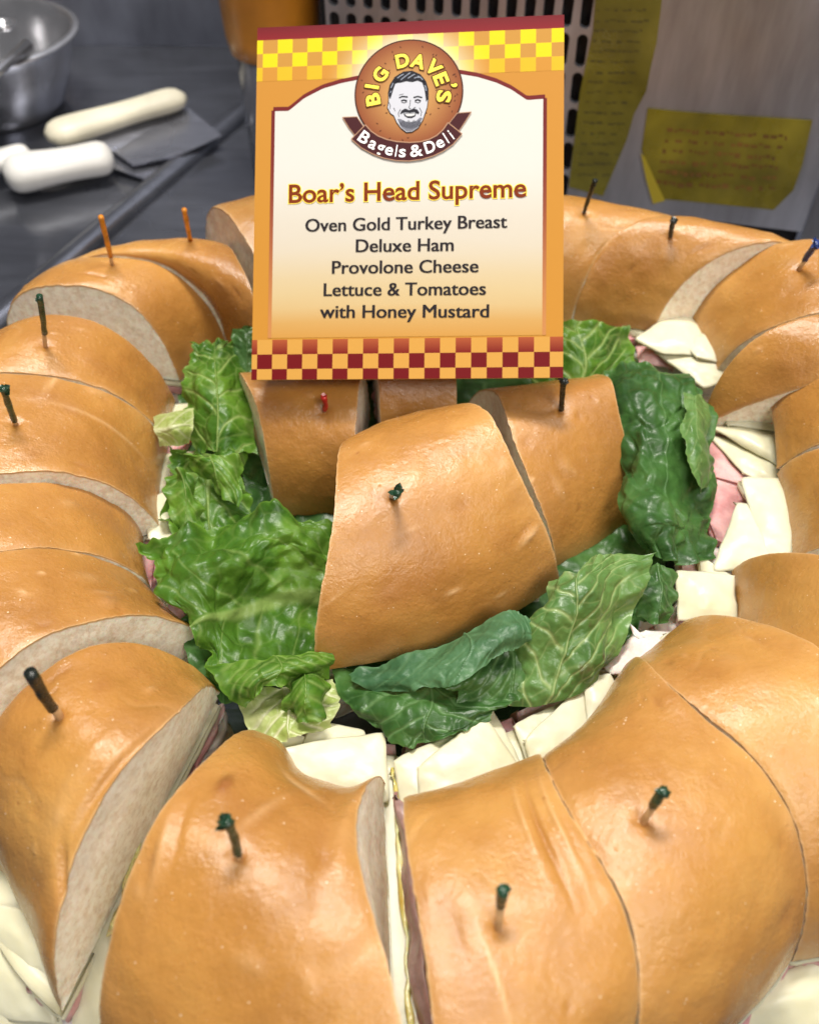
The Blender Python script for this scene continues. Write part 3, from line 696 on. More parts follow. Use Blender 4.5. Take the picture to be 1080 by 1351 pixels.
# stem stub
def tube(name, pts, rad, mat, parent=None, seg=14, seed=0, caps=True, flat=1.0, amp=0.0):
    pts = np.array(pts, float); n = len(pts); rad = np.broadcast_to(rad, (n,))
    T = np.gradient(pts, axis=0); T /= np.linalg.norm(T, axis=1, keepdims=True)
    ref = np.array([0, 0, 1.]) if abs(T[0][2]) < .9 else np.array([1., 0, 0])
    V = []; 
    for p_, t_, r_ in zip(pts, T, rad):
        a = np.cross(t_, ref); a /= np.linalg.norm(a); b = np.cross(a, t_)
        an = np.linspace(0, 2 * np.pi, seg, endpoint=False)
        V.append(p_ + r_ * (np.cos(an)[:, None] * a + flat * np.sin(an)[:, None] * b))
    V = np.array(V); F = []
    if amp: V = V + amp * np.stack([fbm(V * 4, seed + k) for k in range(3)], -1)
    for i in range(n - 1):
        for j in range(seg):
            k = (j + 1) % seg; F.append([i * seg + j, i * seg + k, (i + 1) * seg + k, (i + 1) * seg + j])
    F.append(list(range(seg))[::-1]); F.append([(n - 1) * seg + j for j in range(seg)])
    return obj(name, V.reshape(-1, 3), F, mat, parent)
leaf('lettuce_leaf', 'pale cut stem end of a lettuce leaf beside the left sections',
     [[(203, 550, 5.0), (203, 568, 5.5), (212, 590, 5.0)],
      [(225, 543, 5.4), (228, 562, 5.9), (232, 590, 5.2)],
      [(256, 540, 5.2), (254, 562, 5.6), (250, 588, 5.0)]], LEAFY, 26, nu=60, nv=60, ruff=.03, pucker=.03, ribw=.10, vstr=.5, jag=.05, veins=3, fold=.05)
leaf(lf, 'dark green scrap of leaf peeking out left of the card corner',
     [[(300, 490, 5.2), (325, 500, 5.2), (350, 500, 5)],
      [(306, 460, 5.8), (325, 460, 6), (350, 460, 6)],
      [(308, 435, 6.4), (328, 427, 6.6), (350, 430, 6.4)]], LEAFD, 25, nu=80, nv=80, ruff=.08, sides=(0, 1, 1, 0))
# D: right back
leaf(lf, 'green lettuce leaf with pale branching veins right behind the card corner',
     [[(700, 505, 4.2), (770, 512, 4.4), (835, 480, 4.4)],
      [(700, 470, 5.0), (775, 468, 5.2), (838, 455, 4.8)],
      [(700, 425, 5.6), (770, 425, 5.8), (828, 430, 5.2)]], LEAF, 31, ruff=.12, freq=5, pucker=.10, cells=3, jag=.06, rag=.3, sides=(0, 1, 0, 1), ribw=.02, vstr=.7, midrib=.45)
# E: right dark big leaf
leaf(lf, 'large dark green lettuce leaf hanging down right of the centre pile',
     [[(795, 485, 5.6), (835, 470, 5.9), (885, 485, 5.8), (928, 512, 5.2)],
      [(800, 520, 5.4), (845, 530, 6.2), (890, 540, 5.8), (930, 550, 5.0)],
      [(812, 580, 5.0), (850, 590, 5.8), (895, 600, 5.4), (938, 615, 4.4)],
      [(822, 640, 4.8), (860, 655, 5.6), (900, 665, 5.0), (942, 670, 4.2)],
      [(835, 705, 4.4), (860, 700, 5.2), (905, 705, 4.6), (942, 700, 4.0)],
      [(850, 730, 4.0), (872, 738, 4.7), (905, 745, 4.2), (940, 738, 3.8)]], LEAFD, 32, nu=220, nv=160, ruff=.17, freq=4.5, pucker=.18, cells=3.5, sides=(1, 1, .3, .6), ribw=.010, vstr=.22, midrib=.52, jag=.07, fold=.34, rag=.2)
leaf(lf, 'folded over light green flap on the right rim of the large dark leaf',
     [[(905, 525, 6.1), (918, 520, 6.2), (930, 528, 5.7)],
      [(900, 560, 6.3), (918, 560, 6.3), (935, 570, 5.4)],
      [(912, 610, 6.0), (925, 605, 5.9), (938, 610, 5.0)],
      [(922, 650, 5.4), (930, 645, 5.3), (936, 640, 4.8)]], LEAFP, 33, nu=110, nv=60, ruff=.05, freq=6, pucker=.04, jag=.12, ribw=.01, vstr=.3)
leaf(lf, 'small dark green leaf curl below the large dark leaf, beside a cheese slice',
     [[(840, 745, 4.6), (865, 750, 4.7), (890, 760, 4.2)],
      [(845, 780, 4.5), (870, 785, 4.6), (886, 795, 4.2)],
      [(850, 815, 4.0), (868, 825, 4.3), (885, 815, 4.0)]], LEAFD, 34, nu=90, nv=90, ruff=.15, freq=7, jag=.12)
# F: front right: upper pale curl, blue strip, dark base
leaf(lf, 'pale veined underside of a lettuce leaf curling up right of the big centre section',
     [[(640, 925, 4.4), (700, 935, 4.4), (760, 915, 4.4), (810, 880, 4.4)],
      [(655, 880, 5.0), (715, 880, 5.2), (775, 860, 5.2), (835, 830, 5.0)],
      [(685, 835, 5.6), (735, 820, 6.0), (790, 800, 6.0), (850, 775, 5.5)],
      [(705, 805, 5.8), (745, 775, 6.5), (795, 755, 6.5), (858, 740, 5.8)],
      [(728, 775, 5.8), (765, 742, 6.5), (805, 722, 6.5), (862, 732, 5.7)]], LEAFP, 41, nu=180, nv=180, ruff=.2, fold=.30, freq=3, pucker=.10, cells=5, sides=(0, 1, .7, 1), ribw=.012, vstr=.75, midrib=.45, veins=6, jag=.07, rag=.3)
leaf(lf, 'long blue green folded lettuce edge along the lower rim of the big centre section',
     [[(460, 890, 4.4), (540, 868, 5.0), (610, 832, 5.6), (672, 806, 6.0), (700, 818, 5.8)],
      [(475, 903, 4.5), (550, 885, 5.3), (615, 862, 5.9), (675, 830, 6.2), (700, 835, 5.9)],
      [(500, 912, 4.5), (560, 908, 5.2), (610, 896, 5.7), (665, 858, 5.9), (698, 850, 5.6)]], LEAFB, 42, nu=110, nv=200, ruff=.06, freq=3.2, pucker=.06, cells=14, sides=(1, 1, 1, .3), ribw=.006, vstr=.30, jag=.10, veins=3, fold=.08)
leaf(lf, 'dark green leaf fold between the blue green edge and the pale underside',
     [[(590, 905, 4.9), (640, 870, 5.1), (690, 830, 5.2), (720, 820, 5.2)],
      [(600, 915, 4.8), (650, 895, 4.9), (695, 865, 5.0), (725, 850, 5.0)],
      [(600, 925, 4.5), (655, 928, 4.5), (705, 915, 4.5), (745, 890, 4.5)]], LEAFD, 43, nu=110, nv=110, ruff=.12, freq=5, sides=(1, .5, 1, 1), pucker=.08, vstr=.5)
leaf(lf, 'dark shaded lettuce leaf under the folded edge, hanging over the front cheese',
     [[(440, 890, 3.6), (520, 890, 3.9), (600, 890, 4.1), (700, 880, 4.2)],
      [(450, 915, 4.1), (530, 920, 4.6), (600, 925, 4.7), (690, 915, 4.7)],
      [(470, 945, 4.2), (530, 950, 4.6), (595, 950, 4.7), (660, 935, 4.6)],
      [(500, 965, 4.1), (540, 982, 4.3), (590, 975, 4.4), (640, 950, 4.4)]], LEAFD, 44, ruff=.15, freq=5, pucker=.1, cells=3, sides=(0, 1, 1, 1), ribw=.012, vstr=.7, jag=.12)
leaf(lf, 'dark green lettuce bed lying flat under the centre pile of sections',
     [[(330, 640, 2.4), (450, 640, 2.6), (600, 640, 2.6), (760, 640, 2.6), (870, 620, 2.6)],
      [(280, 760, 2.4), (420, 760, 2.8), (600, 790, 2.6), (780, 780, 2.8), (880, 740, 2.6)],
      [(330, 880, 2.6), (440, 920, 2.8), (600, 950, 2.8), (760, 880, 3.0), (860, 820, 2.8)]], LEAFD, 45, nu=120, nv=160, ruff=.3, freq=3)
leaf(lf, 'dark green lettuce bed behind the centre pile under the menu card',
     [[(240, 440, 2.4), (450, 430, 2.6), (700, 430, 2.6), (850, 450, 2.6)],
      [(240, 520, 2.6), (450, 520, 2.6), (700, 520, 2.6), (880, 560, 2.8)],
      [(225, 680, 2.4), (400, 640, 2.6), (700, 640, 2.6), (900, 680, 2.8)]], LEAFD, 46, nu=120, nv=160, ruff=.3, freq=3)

# ------------------------------------------------------------------ picks
bpy.context.view_layer.update()
_v, _f = [], []
for o in crusts:
    o_ = len(_v); mw = o.matrix_world
    _v += [mw @ v.co for v in o.data.vertices]; _f += [[i + o_ for i in p.vertices] for p in o.data.polygons]
BV = BVHTree.FromPolygons(_v, _f)
def puncture(b):
    for o in crusts:
        co = np.empty(len(o.data.vertices) * 3, np.float32); o.data.vertices.foreach_get('co', co); co = co.reshape(-1, 3)
        lw_ = np.array(o.matrix_world.inverted() @ Vector(b * S)); d = np.linalg.norm(co - lw_, axis=1) / S
        if d.min() > .3: continue
        co[:, 2] -= .09 * np.exp(-(d / .2) ** 2) * S
        o.data.vertices.foreach_set('co', co.ravel())
        a_ = o.data.attributes['tone']; t_ = np.empty(len(co), np.float32); a_.data.foreach_get('value', t_)
        a_.data.foreach_set('value', np.clip(t_ + .55 * np.exp(-(d / .15) ** 2), 0, .9).astype(np.float32)); o.data.update()
GRN = mat_plain('green_cellophane', (0.012, 0.045, 0.022), .22, nscale=300, amt=.5, bump=.0006, spec=.7)
BLKG = mat_plain('dark_cellophane', (0.012, 0.016, 0.012), .28, nscale=300, amt=.5, bump=.0006, spec=.6)
ORG = mat_plain('orange_cellophane', (0.62, 0.22, 0.015), .3, nscale=300, amt=.3)
BLU = mat_plain('blue_cellophane', (0.01, 0.03, 0.14), .25, nscale=300, amt=.4, bump=.0006, spec=.6)
REDC = mat_plain('red_cellophane', (0.45, 0.02, 0.015), .3, nscale=300, amt=.3)
def pick(label, base, top, L, mat, frac=.75, tuft=1.0, seed=0, r=.082):
    d = FW + RT * (base[0] - 540) / F_PX + UP * (675.5 - base[1]) / F_PX
    h, nrm, idx, dist = BV.ray_cast(Vector(CAM) * S, Vector(d).normalized())
    b = np.array(h) / S
    t = U(top[0], top[1], b[2] + L)
    puncture(b)
    root = empty('sandwich_pick', b, label, 'toothpick', 'cellophane picks holding the sandwich sections')
    ax = t - b; ln = np.linalg.norm(ax); ax = ax / ln
    rg = np.random.default_rng(seed)
    k = 1 - frac
    tube('stick', [b - ax * 1.2, b, b + ax * ln * (k + .03)], r * .9, WOOD, root, 10)
    ts = np.linspace(k, 1, 12)
    bend = np.array([rg.normal() * .03, rg.normal() * .03, 0])
    tube('wrap', [b + ax * ln * q + bend * math.sin(3 * q) for q in ts], r * (1.12 + .07 * np.sin(ts * 17 + seed) + .12 * ts), mat, root, 12, amp=.015)
    # crumpled frill at the end
    if tuft:
        V, F = [], []
        ref = np.cross(ax, [0, 0, 1.]) if abs(ax[2]) < .9 else np.cross(ax, [1., 0, 0]); ref /= np.linalg.norm(ref); o2 = np.cross(ax, ref)
        for q in range(11):
            a = rg.uniform(0, 2 * np.pi); dv = (math.cos(a) * ref + math.sin(a) * o2)
            side = np.cross(ax, dv); p0 = b + ax * ln * rg.uniform(.86, .98)
            l1, w1 = rg.uniform(.10, .24) * tuft, rg.uniform(.05, .10)
            p = [p0 - side * w1, p0 + side * w1, p0 + dv * l1 * .6 + ax * l1 * .5 + side * w1 * 1.2, p0 + dv * l1 + ax * l1 * rg.uniform(-.3, .9), p0 + dv * l1 * .6 + ax * l1 * .2 - side * w1 * 1.1]
            n = len(V); V += p; V += [x - ax * .012 + dv * .006 for x in p]
            F += [[n, n + 1, n + 2, n + 3, n + 4], [n + 9, n + 8, n + 7, n + 6, n + 5]] + [[n + i, n + 5 + i, n + 5 + (i + 1) % 5, n + (i + 1) % 5] for i in range(5)]
        obj('frill', V, F, mat, root, smooth=False)
pick('orange pick standing on the section with the wide grey cut face', (148, 347), (133, 286), 2.3, ORG, .85, .3, 1)
pick('orange pick nearest the left edge of the menu card', (251, 316), (243, 276), 1.7, ORG, 1.0, .3, 2)
pick('tall dark green pick with a bare wooden foot on the back left', (60, 455), (52, 390), 2.3, GRN, .72, .6, 3)
pick('dark green pick with a crumpled frill at the left photo edge', (21, 558), (5, 512), 1.7, GRN, .95, 1.1, 4)
pick('long leaning dark pick with a wooden foot on the front left section', (78, 944), (41, 886), 1.9, BLKG, .80, .5, 5, r=.115)
pick('dark green pick with a curled frill on the section with the brown blister', (314, 1130), (298, 1084), 1.4, GRN, .95, 1.1, 6)
pick('short upright green pick on the front centre section', (657, 1222), (663, 1172), 1.3, GRN, .45, .8, 7, r=.09)
pick('green tipped pick leaning right on the large front right section', (849, 1082), (876, 1042), 1.3, GRN, .45, .8, 8, r=.09)
pick('thin black pick in front of the yellow tape right of the card', (770, 281), (785, 238), 1.7, BLKG, 1.0, .4, 9, r=.075)
pick('short black pick on the back right section', (884, 313), (888, 290), .95, BLKG, 1.0, .8, 10)
pick('blue pick at the right edge of the photo', (1054, 354), (1078, 320), 1.5, BLU, .7, 1.2, 11, r=.1)
pick('black pick under the bottom right corner of the menu card', (740, 541), (743, 501), 1.5, BLKG, 1.0, 1.0, 12)
pick('little red pick tip in the shadow under the menu card', (428, 541), (427, 523), .7, REDC, 1.0, .5, 13, r=.07)
pick('green pick seen end on, stuck in the big centre section', (519, 655), (524, 650), 1.0, GRN, 1.0, 1.2, 14, r=.1)

# ------------------------------------------------------------------ menu card
TLc, TRc, BRc, BLc = map(np.array, ((-5.11, 13.428, 15.131), (5.047, 12.76, 15.778), (4.929, 3.575, 8.151), (-5.228, 4.243, 7.505)))
CEX = (TRc - TLc + BRc - BLc); CEX /= np.linalg.norm(CEX)
CN = np.cross(CEX, TLc - BLc); CN /= np.linalg.norm(CN); CEY = np.cross(CN, CEX)
CW, CH = 10.2, np.linalg.norm(TLc - BLc)
card = empty('menu_card', (BLc + BRc) / 2, 'orange and cream tented menu card with a round bagel logo', 'menu card')
def L2W(x, y, k=0): return BLc + CEX * x + CEY * y + CN * k
def cpx(x, y):
    p = onplane(x, y, BLc, CN) - BLc; return np.array([p @ CEX, p @ CEY])
def z1(x, y): return cpx(320 + x / 2.4545, 10 + y / 2.4545)
def z8(x, y): return cpx(440 + x / 5.4, 40 + y / 5.4)
STEP = .0045
class Print:
    def __init__(s): s.V, s.F, s.C = [], [], []
    def poly(s, pts, layer, color):
        n = len(s.V); s.V += [L2W(p[0], p[1], .02 + layer * STEP) for p in pts]
        cs = color if isinstance(color[0], (tuple, list, np.ndarray)) else [color] * len(pts)
        s.C += [tuple(.60 * q for q in lin(*c)) for c in cs]
        a = sum(pts[i][0] * pts[(i + 1) % len(pts)][1] - pts[(i + 1) % len(pts)][0] * pts[i][1] for i in range(len(pts)))
        f = list(range(n, n + len(pts))); s.F.append(f if a > 0 else f[::-1])
    def strip(s, A, B, layer, ca, cb=None):
        for i in range(len(A) - 1): s.poly([A[i], A[i + 1], B[i + 1], B[i]], layer, [ca, ca, cb or ca, cb or ca])
    def line(s, pts, wd, layer, color, closed=False):
        pts = np.array(pts, float)
        if closed: pts = np.vstack([pts, pts[:2]])
        T = np.gradient(pts, axis=0); T /= np.linalg.norm(T, axis=1, keepdims=True) + 1e-9
        N = np.stack([-T[:, 1], T[:, 0]], 1) * wd / 2
        s.strip((pts + N).tolist(), (pts - N).tolist(), layer, color)
    def disc(s, c, rx, ry, layer, color, n=40, edge=None, rings=1):
        an = np.linspace(0, 2 * np.pi, n, endpoint=False)
        for k in range(rings):
            r0, r1 = k / rings, (k + 1) / rings
            m = lambda t: tuple(np.array(color) * (1 - t) + np.array(edge if edge else color) * t)
            for i in range(n):
                a, b = an[i], an[(i + 1) % n]
                P = [(c[0] + rx * r * math.cos(q), c[1] + ry * r * math.sin(q)) for r, q in ((r0, a), (r1, a), (r1, b), (r0, b))]
                s.poly(P if r0 else P[:3], layer, [m(r0 ** 1.6), m(r1 ** 1.6), m(r1 ** 1.6), m(r0 ** 1.6)] if r0 else [m(0), m(r1 ** 1.6), m(r1 ** 1.6)])
    def build(s, name, parent=None): return obj(name, s.V, s.F, PRINT, parent or card, smooth=False, cols=s.C)
def mixc(a, b, t): return tuple(np.array(a, float) * (1 - t) + np.array(b, float) * t)
OR, YE, MA, CR = (230, 162, 62), (255, 234, 20), (128, 14, 24), (243, 240, 230)
# paper: front and back leaf of the tent, folded at the top
th = .035
pv = [L2W(0, 0), L2W(CW, 0), L2W(CW, CH), L2W(0, CH)]
pb = [p - CN * th for p in pv]
WPAPER = mat_plain('card_stock', lin(236, 190, 110), .6)
obj('front_leaf', pv + pb, [[0, 1, 2, 3], [7, 6, 5, 4], [0, 4, 5, 1], [1, 5, 6, 2], [2, 6, 7, 3], [3, 7, 4, 0]], WPAPER, card, smooth=False)
MPAPER = mat_plain('card_stock_maroon', lin(*MA), .5)
bd = np.array([0.03, .42, -1.0]); bd /= np.linalg.norm(bd)
fold = [L2W(0, CH), L2W(CW, CH)]
nn = np.cross(CEX, bd)
bq = [fold[0], fold[1], fold[1] + bd * 7.0, fold[0] + bd * 7.0]; bq2 = [p - nn * th for p in bq]
obj('back_leaf', bq + bq2, [[0, 1, 2, 3], [7, 6, 5, 4], [0, 4, 5, 1], [1, 5, 6, 2], [2, 6, 7, 3], [3, 7, 4, 0]], MPAPER, card, smooth=False)
# background print
pr = Print()
mg = .0
pr.poly([(0, 0), (CW, 0), (CW, CH), (0, CH)], 0, [mixc(OR, (215, 150, 60), .2)] * 2 + [mixc(OR, (210, 145, 60), .5)] * 2)
# maroon fold strip
ytl, ytr = z1(50, 113)[1], z1(1040, 62)[1]
ym = (ytl + ytr) / 2
pr.poly([(0, ym), (CW, ym), (CW, CH), (0, CH)], 1, [(150, 30, 40), (150, 30, 40), (125, 22, 34), (125, 22, 34)])
lc = z8(535, 450)                       # logo centre
cell = CW / 20.2
def glow(x, y, c):
    d = math.hypot(x - lc[0], (y - lc[1]) * 1.0); t = max(0, 1 - (d - 1.75) / 1.15); return mixc(c, (255, 250, 225), min(1, t) ** 1.5 * .85)
for r in range(3):
    y0, y1 = ym - (r + 1) * cell * .93, ym - r * cell * .93
    for c in range(21):
        yel = (c + r) % 2 == 0 and not (r == 2 and False)
        x0, x1 = (c - .6) * cell + .0, (c + .4) * cell
        x0, x1 = max(0, x0), min(CW, x1)
        if x1 <= x0: continue
        base = YE if yel else (218, 160, 70)
        if r == 2: base = mixc(YE, OR, .45) if yel else mixc(OR, (215, 150, 60), .3)
        if r == 2 and not yel: 
            pass
        K = 4
        for a in range(K):
            for b in range(K):
                xa, xb, ya, yb = x0 + (x1 - x0) * a / K, x0 + (x1 - x0) * (a + 1) / K, y0 + (y1 - y0) * b / K, y0 + (y1 - y0) * (b + 1) / K
                pr.poly([(xa, ya), (xb, ya), (xb, yb), (xa, yb)], 1, [glow(xa, ya, base), glow(xb, ya, base), glow(xb, yb, base), glow(xa, yb, base)])
# bottom checks
yb_ = [0, z1(530, 1168)[1], z1(530, 1120)[1], z1(530, 1072)[1]]
for r in range(3):
    y0, y1 = yb_[r], yb_[r + 1]
    for c in range(-1, 21):
        x0, x1 = (c + .36) * cell, (c + 1.36) * cell
        x0, x1 = max(0, x0), min(CW, x1)
        if x1 <= x0: continue
        mar = (c + r) % 2 == (1 if True else 0)
        if mar:
            cb = (128, 18, 24)
            ct = (128, 18, 24) if r < 2 else (196, 98, 58)
            cl = (128, 18, 24) if r < 2 else (140, 30, 28)
            pr.poly([(x0, y0), (x1, y0), (x1, y1), (x0, y1)], 5, [cl, cl, ct, ct])
        else:
            pr.poly([(x0, y0), (x1, y0), (x1, y1), (x0, y1)], 5, (238, 178, 84))
# framed cream panel
def ytop(x, ext=0.0):
    X = np.interp(x, [0, 1], [0, 1])
    pts = [(98, 335), (150, 334), (200, 293), (260, 262), (320, 244), (380, 232), (450, 222), (530, 216), (610, 214), (700, 214), (760, 224), (820, 242), (870, 265), (920, 299), (982, 294)]
    P = [z1(a, b) for a, b in pts]
    return float(np.interp(x, [p[0] for p in P], [p[1] for p in P]))
xl, xr = z1(96, 600)[0], z1(977, 600)[0]
ybm = z1(530, 1066)[1]
xs = np.linspace(xl, xr, 90)
lw = .12
# maroon border, fading downwards
for x, sgn in ((xl, -1), (xr, 1)):
    yy = np.linspace(ybm, ytop(x), 12)
    for i in range(11):
        t0, t1 = [smooth(q, ybm, ybm + 7.5) for q in (yy[i], yy[i + 1])]
        c0, c1 = mixc(mixc(OR, (222, 150, 110), .6), (126, 38, 40), t0), mixc(mixc(OR, (222, 150, 110), .6), (126, 38, 40), t1)
        pr.poly([(x - lw / 2, yy[i]), (x + lw / 2, yy[i]), (x + lw / 2, yy[i + 1]), (x - lw / 2, yy[i + 1])], 3, [c0, c0, c1, c1])
def crm(y):
    t = (y - ybm) / (CH - ybm)
    return mixc((230, 170, 84), mixc((238, 212, 160), mixc((240, 230, 212), (246, 244, 236), smooth(t, .3, .55)), smooth(t, .12, .32)), smooth(t, 0.0, .13))
for i in range(89):
    a, b = xs[i], xs[i + 1]; ya, yb2 = ytop(a), ytop(b)
    for k in range(16):
        f = lambda y1_, q: ybm + (y1_ - ybm) * q / 16
        P = [(a, f(ya, k)), (b, f(yb2, k)), (b, f(yb2, k + 1)), (a, f(ya, k + 1))]
        pr.poly(P, 2, [crm(p[1]) for p in P])
    pr.poly([(a, ya - .02), (b, yb2 - .02), (b, yb2 + lw), (a, ya + lw)], 3, (128, 34, 36))
pr.build('printed_front')
# logo
lg = Print()
sc8 = np.linalg.norm(z8(1000, 450) - z8(0, 450)) / 1000
lg.disc(lc, 2.35, 2.35, 4, (255, 252, 240), 48, (255, 252, 240), 1) if False else None
lg.disc(lc, 386 * sc8, 386 * sc8, 6, (74, 34, 22), 64)
lg.disc(lc, 376 * sc8, 376 * sc8, 7, (236, 184, 108), 64, (160, 88, 52), 8)
lg.disc(z8(530, 690), 150 * sc8, 60 * sc8, 7.5, (238, 186, 112), 40, (226, 168, 98), 2) if False else None
rg = random.Random(5)
for k in range(46):
    a, r = rg.uniform(0, 2 * math.pi), rg.uniform(190, 350) * sc8
    c = (lc[0] + r * math.cos(a), lc[1] + r * math.sin(a)); q = rg.uniform(0, 3.1)
    d = np.array([math.cos(q), math.sin(q)]) * .045; e = np.array([-d[1], d[0]]) * .5
    lg.poly([c - d, c - d * .2 - e, c + d, c + d * .1 + e], 8, (96, 44, 26))
def P8(l): return [z8(*p) for p in l]
tan_ = (206, 160, 128); dk = (78, 28, 34)
for tail in ([(66, 626), (168, 622), (225, 705), (160, 762), (110, 700)], [(980, 588), (880, 596), (820, 672), (885, 735), (935, 660)]):
    lg.poly(P8(tail), 9, dk); lg.line(P8(tail + tail[:1]), .028, 10, tan_)
low_ = [(128, 782), (200, 845), (280, 888), (360, 918), (450, 935), (540, 938), (630, 926), (710, 902), (780, 868), (850, 820), (915, 745)]
upp = [(228, 680), (270, 726), (320, 760), (380, 784), (450, 799), (540, 806), (620, 800), (680, 784), (735, 756), (780, 715), (815, 664)]
lg.strip([z8(*p) for p in low_], [z8(*p) for p in upp], 11, dk)
lg.line(P8(low_), .03, 12, tan_); lg.line(P8(upp), .035, 12, tan_)
lg.line(P8([low_[0], upp[0]]), .03, 12, tan_); lg.line(P8([low_[-1], upp[-1]]), .03, 12, tan_)
logo = lg.build('round_logo')
# face drawing
fp = Print()
ink, pale, mid = (38, 38, 48), (232, 234, 244), (140, 142, 156)
head = [(396, 505), (388, 560), (408, 598), (432, 615), (452, 662), (482, 702), (520, 732), (560, 728), (602, 700), (634, 645), (650, 600), (664, 560), (672, 500), (672, 430), (655, 375), (618, 328), (560, 302), (500, 308), (440, 345), (405, 400), (394, 455)]
cx, cy = 535, 520
fp.poly(P8([(cx + (x - cx) * 1.035, cy + (y - cy) * 1.03) for x, y in head]), 12, ink)
fp.poly(P8(head), 13, pale)
fp.poly(P8([(396, 480), (394, 430), (405, 390), (435, 345), (470, 320)] + [(470, 372), (440, 392), (424, 440), (412, 480), (404, 500)]), 14, ink)
fp.poly(P8([(430, 370), (470, 318), (510, 304), (560, 302), (618, 328), (655, 375), (640, 385), (600, 368), (560, 378), (520, 372), (480, 382), (445, 385)]), 14, ink)
fp.poly(P8([(628, 372), (655, 372), (672, 430), (672, 500), (660, 520), (654, 470), (646, 420)]), 14, ink)
for a, b in (((455, 350), (500, 322)), ((480, 362), (540, 318)), ((530, 352), (580, 322)), ((575, 350), (615, 345)), ((410, 420), (425, 385)), ((405, 455), (412, 440)), ((520, 330), (548, 312)), ((650, 400), (660, 440)), ((600, 335), (635, 362))):
    fp.line(P8([a, ((a[0] + b[0]) / 2 + 3, (a[1] + b[1]) / 2 - 4), b]), .030, 15, (170, 178, 196))
for l, wd in (([(468, 490), (490, 480), (530, 484)], .045), ([(570, 488), (600, 480), (632, 488)], .045), ([(482, 512), (500, 505), (524, 512)], .05), ([(580, 510), (600, 503), (622, 512)], .05), ([(485, 522), (505, 526), (524, 518)], .02), ([(580, 518), (602, 526), (620, 518)], .02), ([(548, 505), (545, 540), (536, 560), (550, 568)], .02), ([(570, 566), (584, 556)], .02), ([(478, 570), (462, 600), (468, 625)], .018), ([(612, 560), (628, 590), (622, 620)], .018), ([(430, 560), (440, 585)], .016), ([(468, 470), (500, 462)], .012), ([(395, 520), (405, 545), (402, 570)], .02)):
    fp.line(P8(l), wd, 15, ink)
fp.poly(P8([(455, 640), (482, 640), (500, 655), (545, 664), (590, 652), (615, 630), (634, 632), (600, 698), (560, 724), (522, 728), (484, 698)]), 14, mid)
for k in range(26):
    x = 470 + k * 6; fp.line(P8([(x, 655 + 8 * math.sin(k)), (x + 6 - k * .5, 690 + 25 * math.sin(k * math.pi / 26) - 6)]), .014, 15, ink if k % 2 else (90, 92, 104))
fp.poly(P8([(474, 606), (486, 580), (512, 566), (540, 578), (572, 566), (598, 574), (612, 596), (604, 606), (576, 590), (545, 596), (510, 592)]), 16, ink)
fp.poly(P8([(500, 602), (545, 600), (590, 598), (582, 622), (556, 634), (528, 632), (508, 620)]), 15, ink)
fp.poly(P8([(508, 606), (545, 604), (584, 602), (576, 616), (552, 622), (524, 621)]), 17, (250, 250, 252))
fp.build('portrait_drawing')
# lettering
def glyph(s, off=0.0, shear=0.0):
    cu = bpy.data.curves.new('t', 'FONT'); cu.body = s; cu.size = 1; cu.offset = off; cu.resolution_u = 4; cu.shear = shear
    o = bpy.data.objects.new('t', cu); col.objects.link(o)
    me = bpy.data.meshes.new_from_object(o.evaluated_get(bpy.context.evaluated_depsgraph_get()))
    V = np.array([v.co[:2] for v in me.vertices]); F = [list(p.vertices) for p in me.polygons]
    bpy.data.objects.remove(o); bpy.data.curves.remove(cu); bpy.data.meshes.remove(me)
    return V, F
def put(name, VF, fn, layer, mat, parent=None, join=None):
    V, F = VF; W = [L2W(*fn(p), .02 + layer * STEP) for p in V]
    if join is not None:
        n = len(join[0]); join[0].extend(W); join[1].extend([[i + n for i in f] for f in F]); return
    return obj(name, W, F, mat, parent or card, smooth=False)
INK = mat_plain('black_ink', lin(34, 30, 34), .6, spec=.1); BRN = mat_plain('brown_ink', lin(112, 44, 14), .6, spec=.1)
HALO = mat_plain('yellow_ink', lin(250, 222, 84), .6, spec=.1); WHT = mat_plain('white_ink', lin(250, 248, 246), .6, spec=.1); DKO = mat_plain('dark_outline_ink', lin(78, 44, 20), .6, spec=.1)
def line_text(s, xa, xb, ya, yb, cap, mat, name, off, layer=6, halo=None):
    """s printed from zoom pixel xa to xb, baseline ya..yb, capital height cap"""
    V, F = glyph(s, off)
    Hm = glyph('H', 0)[0]; hcap = Hm[:, 1].max()
    V0 = glyph(s, 0)[0]; x0, x1 = V0[:, 0].min(), V0[:, 0].max()
    A, B = z1(xa, ya), z1(xb, yb); capc = abs(z1(530, 600)[1] - z1(530, 600 + cap)[1])
    ax = (B - A) / np.linalg.norm(B - A); L = np.linalg.norm(B - A); ay = np.array([-ax[1], ax[0]])
    fn = lambda p: A + ax * (p[0] - x0) / (x1 - x0) * L + ay * p[1] / hcap * capc
    if halo:
        put(name + '_halo', glyph(s, halo), fn, layer - 1, HALO)
    J = ([], [])
    for dx in ((0,) if off > .01 else (-.022, .022)): put(name, (V, F), lambda p: fn((p[0] + dx, p[1])), layer + (dx > 0) * .6, mat, join=J)
    obj(name, *J, mat, card, smooth=False)
line_text("Boar\u2019s Head Supreme", 152, 916, 634, 614, 58, BRN, 'headline_lettering', .022, 7, .05)
for s, xa, xb, ya, yb in (("Oven Gold Turkey Breast", 205, 855, 727, 714), ("Deluxe Ham", 368, 682, 793, 789), ("Provolone Cheese", 291, 762, 863, 858), ("Lettuce & Tomatoes", 264, 786, 935, 931), ("with Honey Mustard", 252, 796, 1006, 1004)):
    line_text(s, xa, xb, ya, yb, 41, INK, 'text_line', 0)
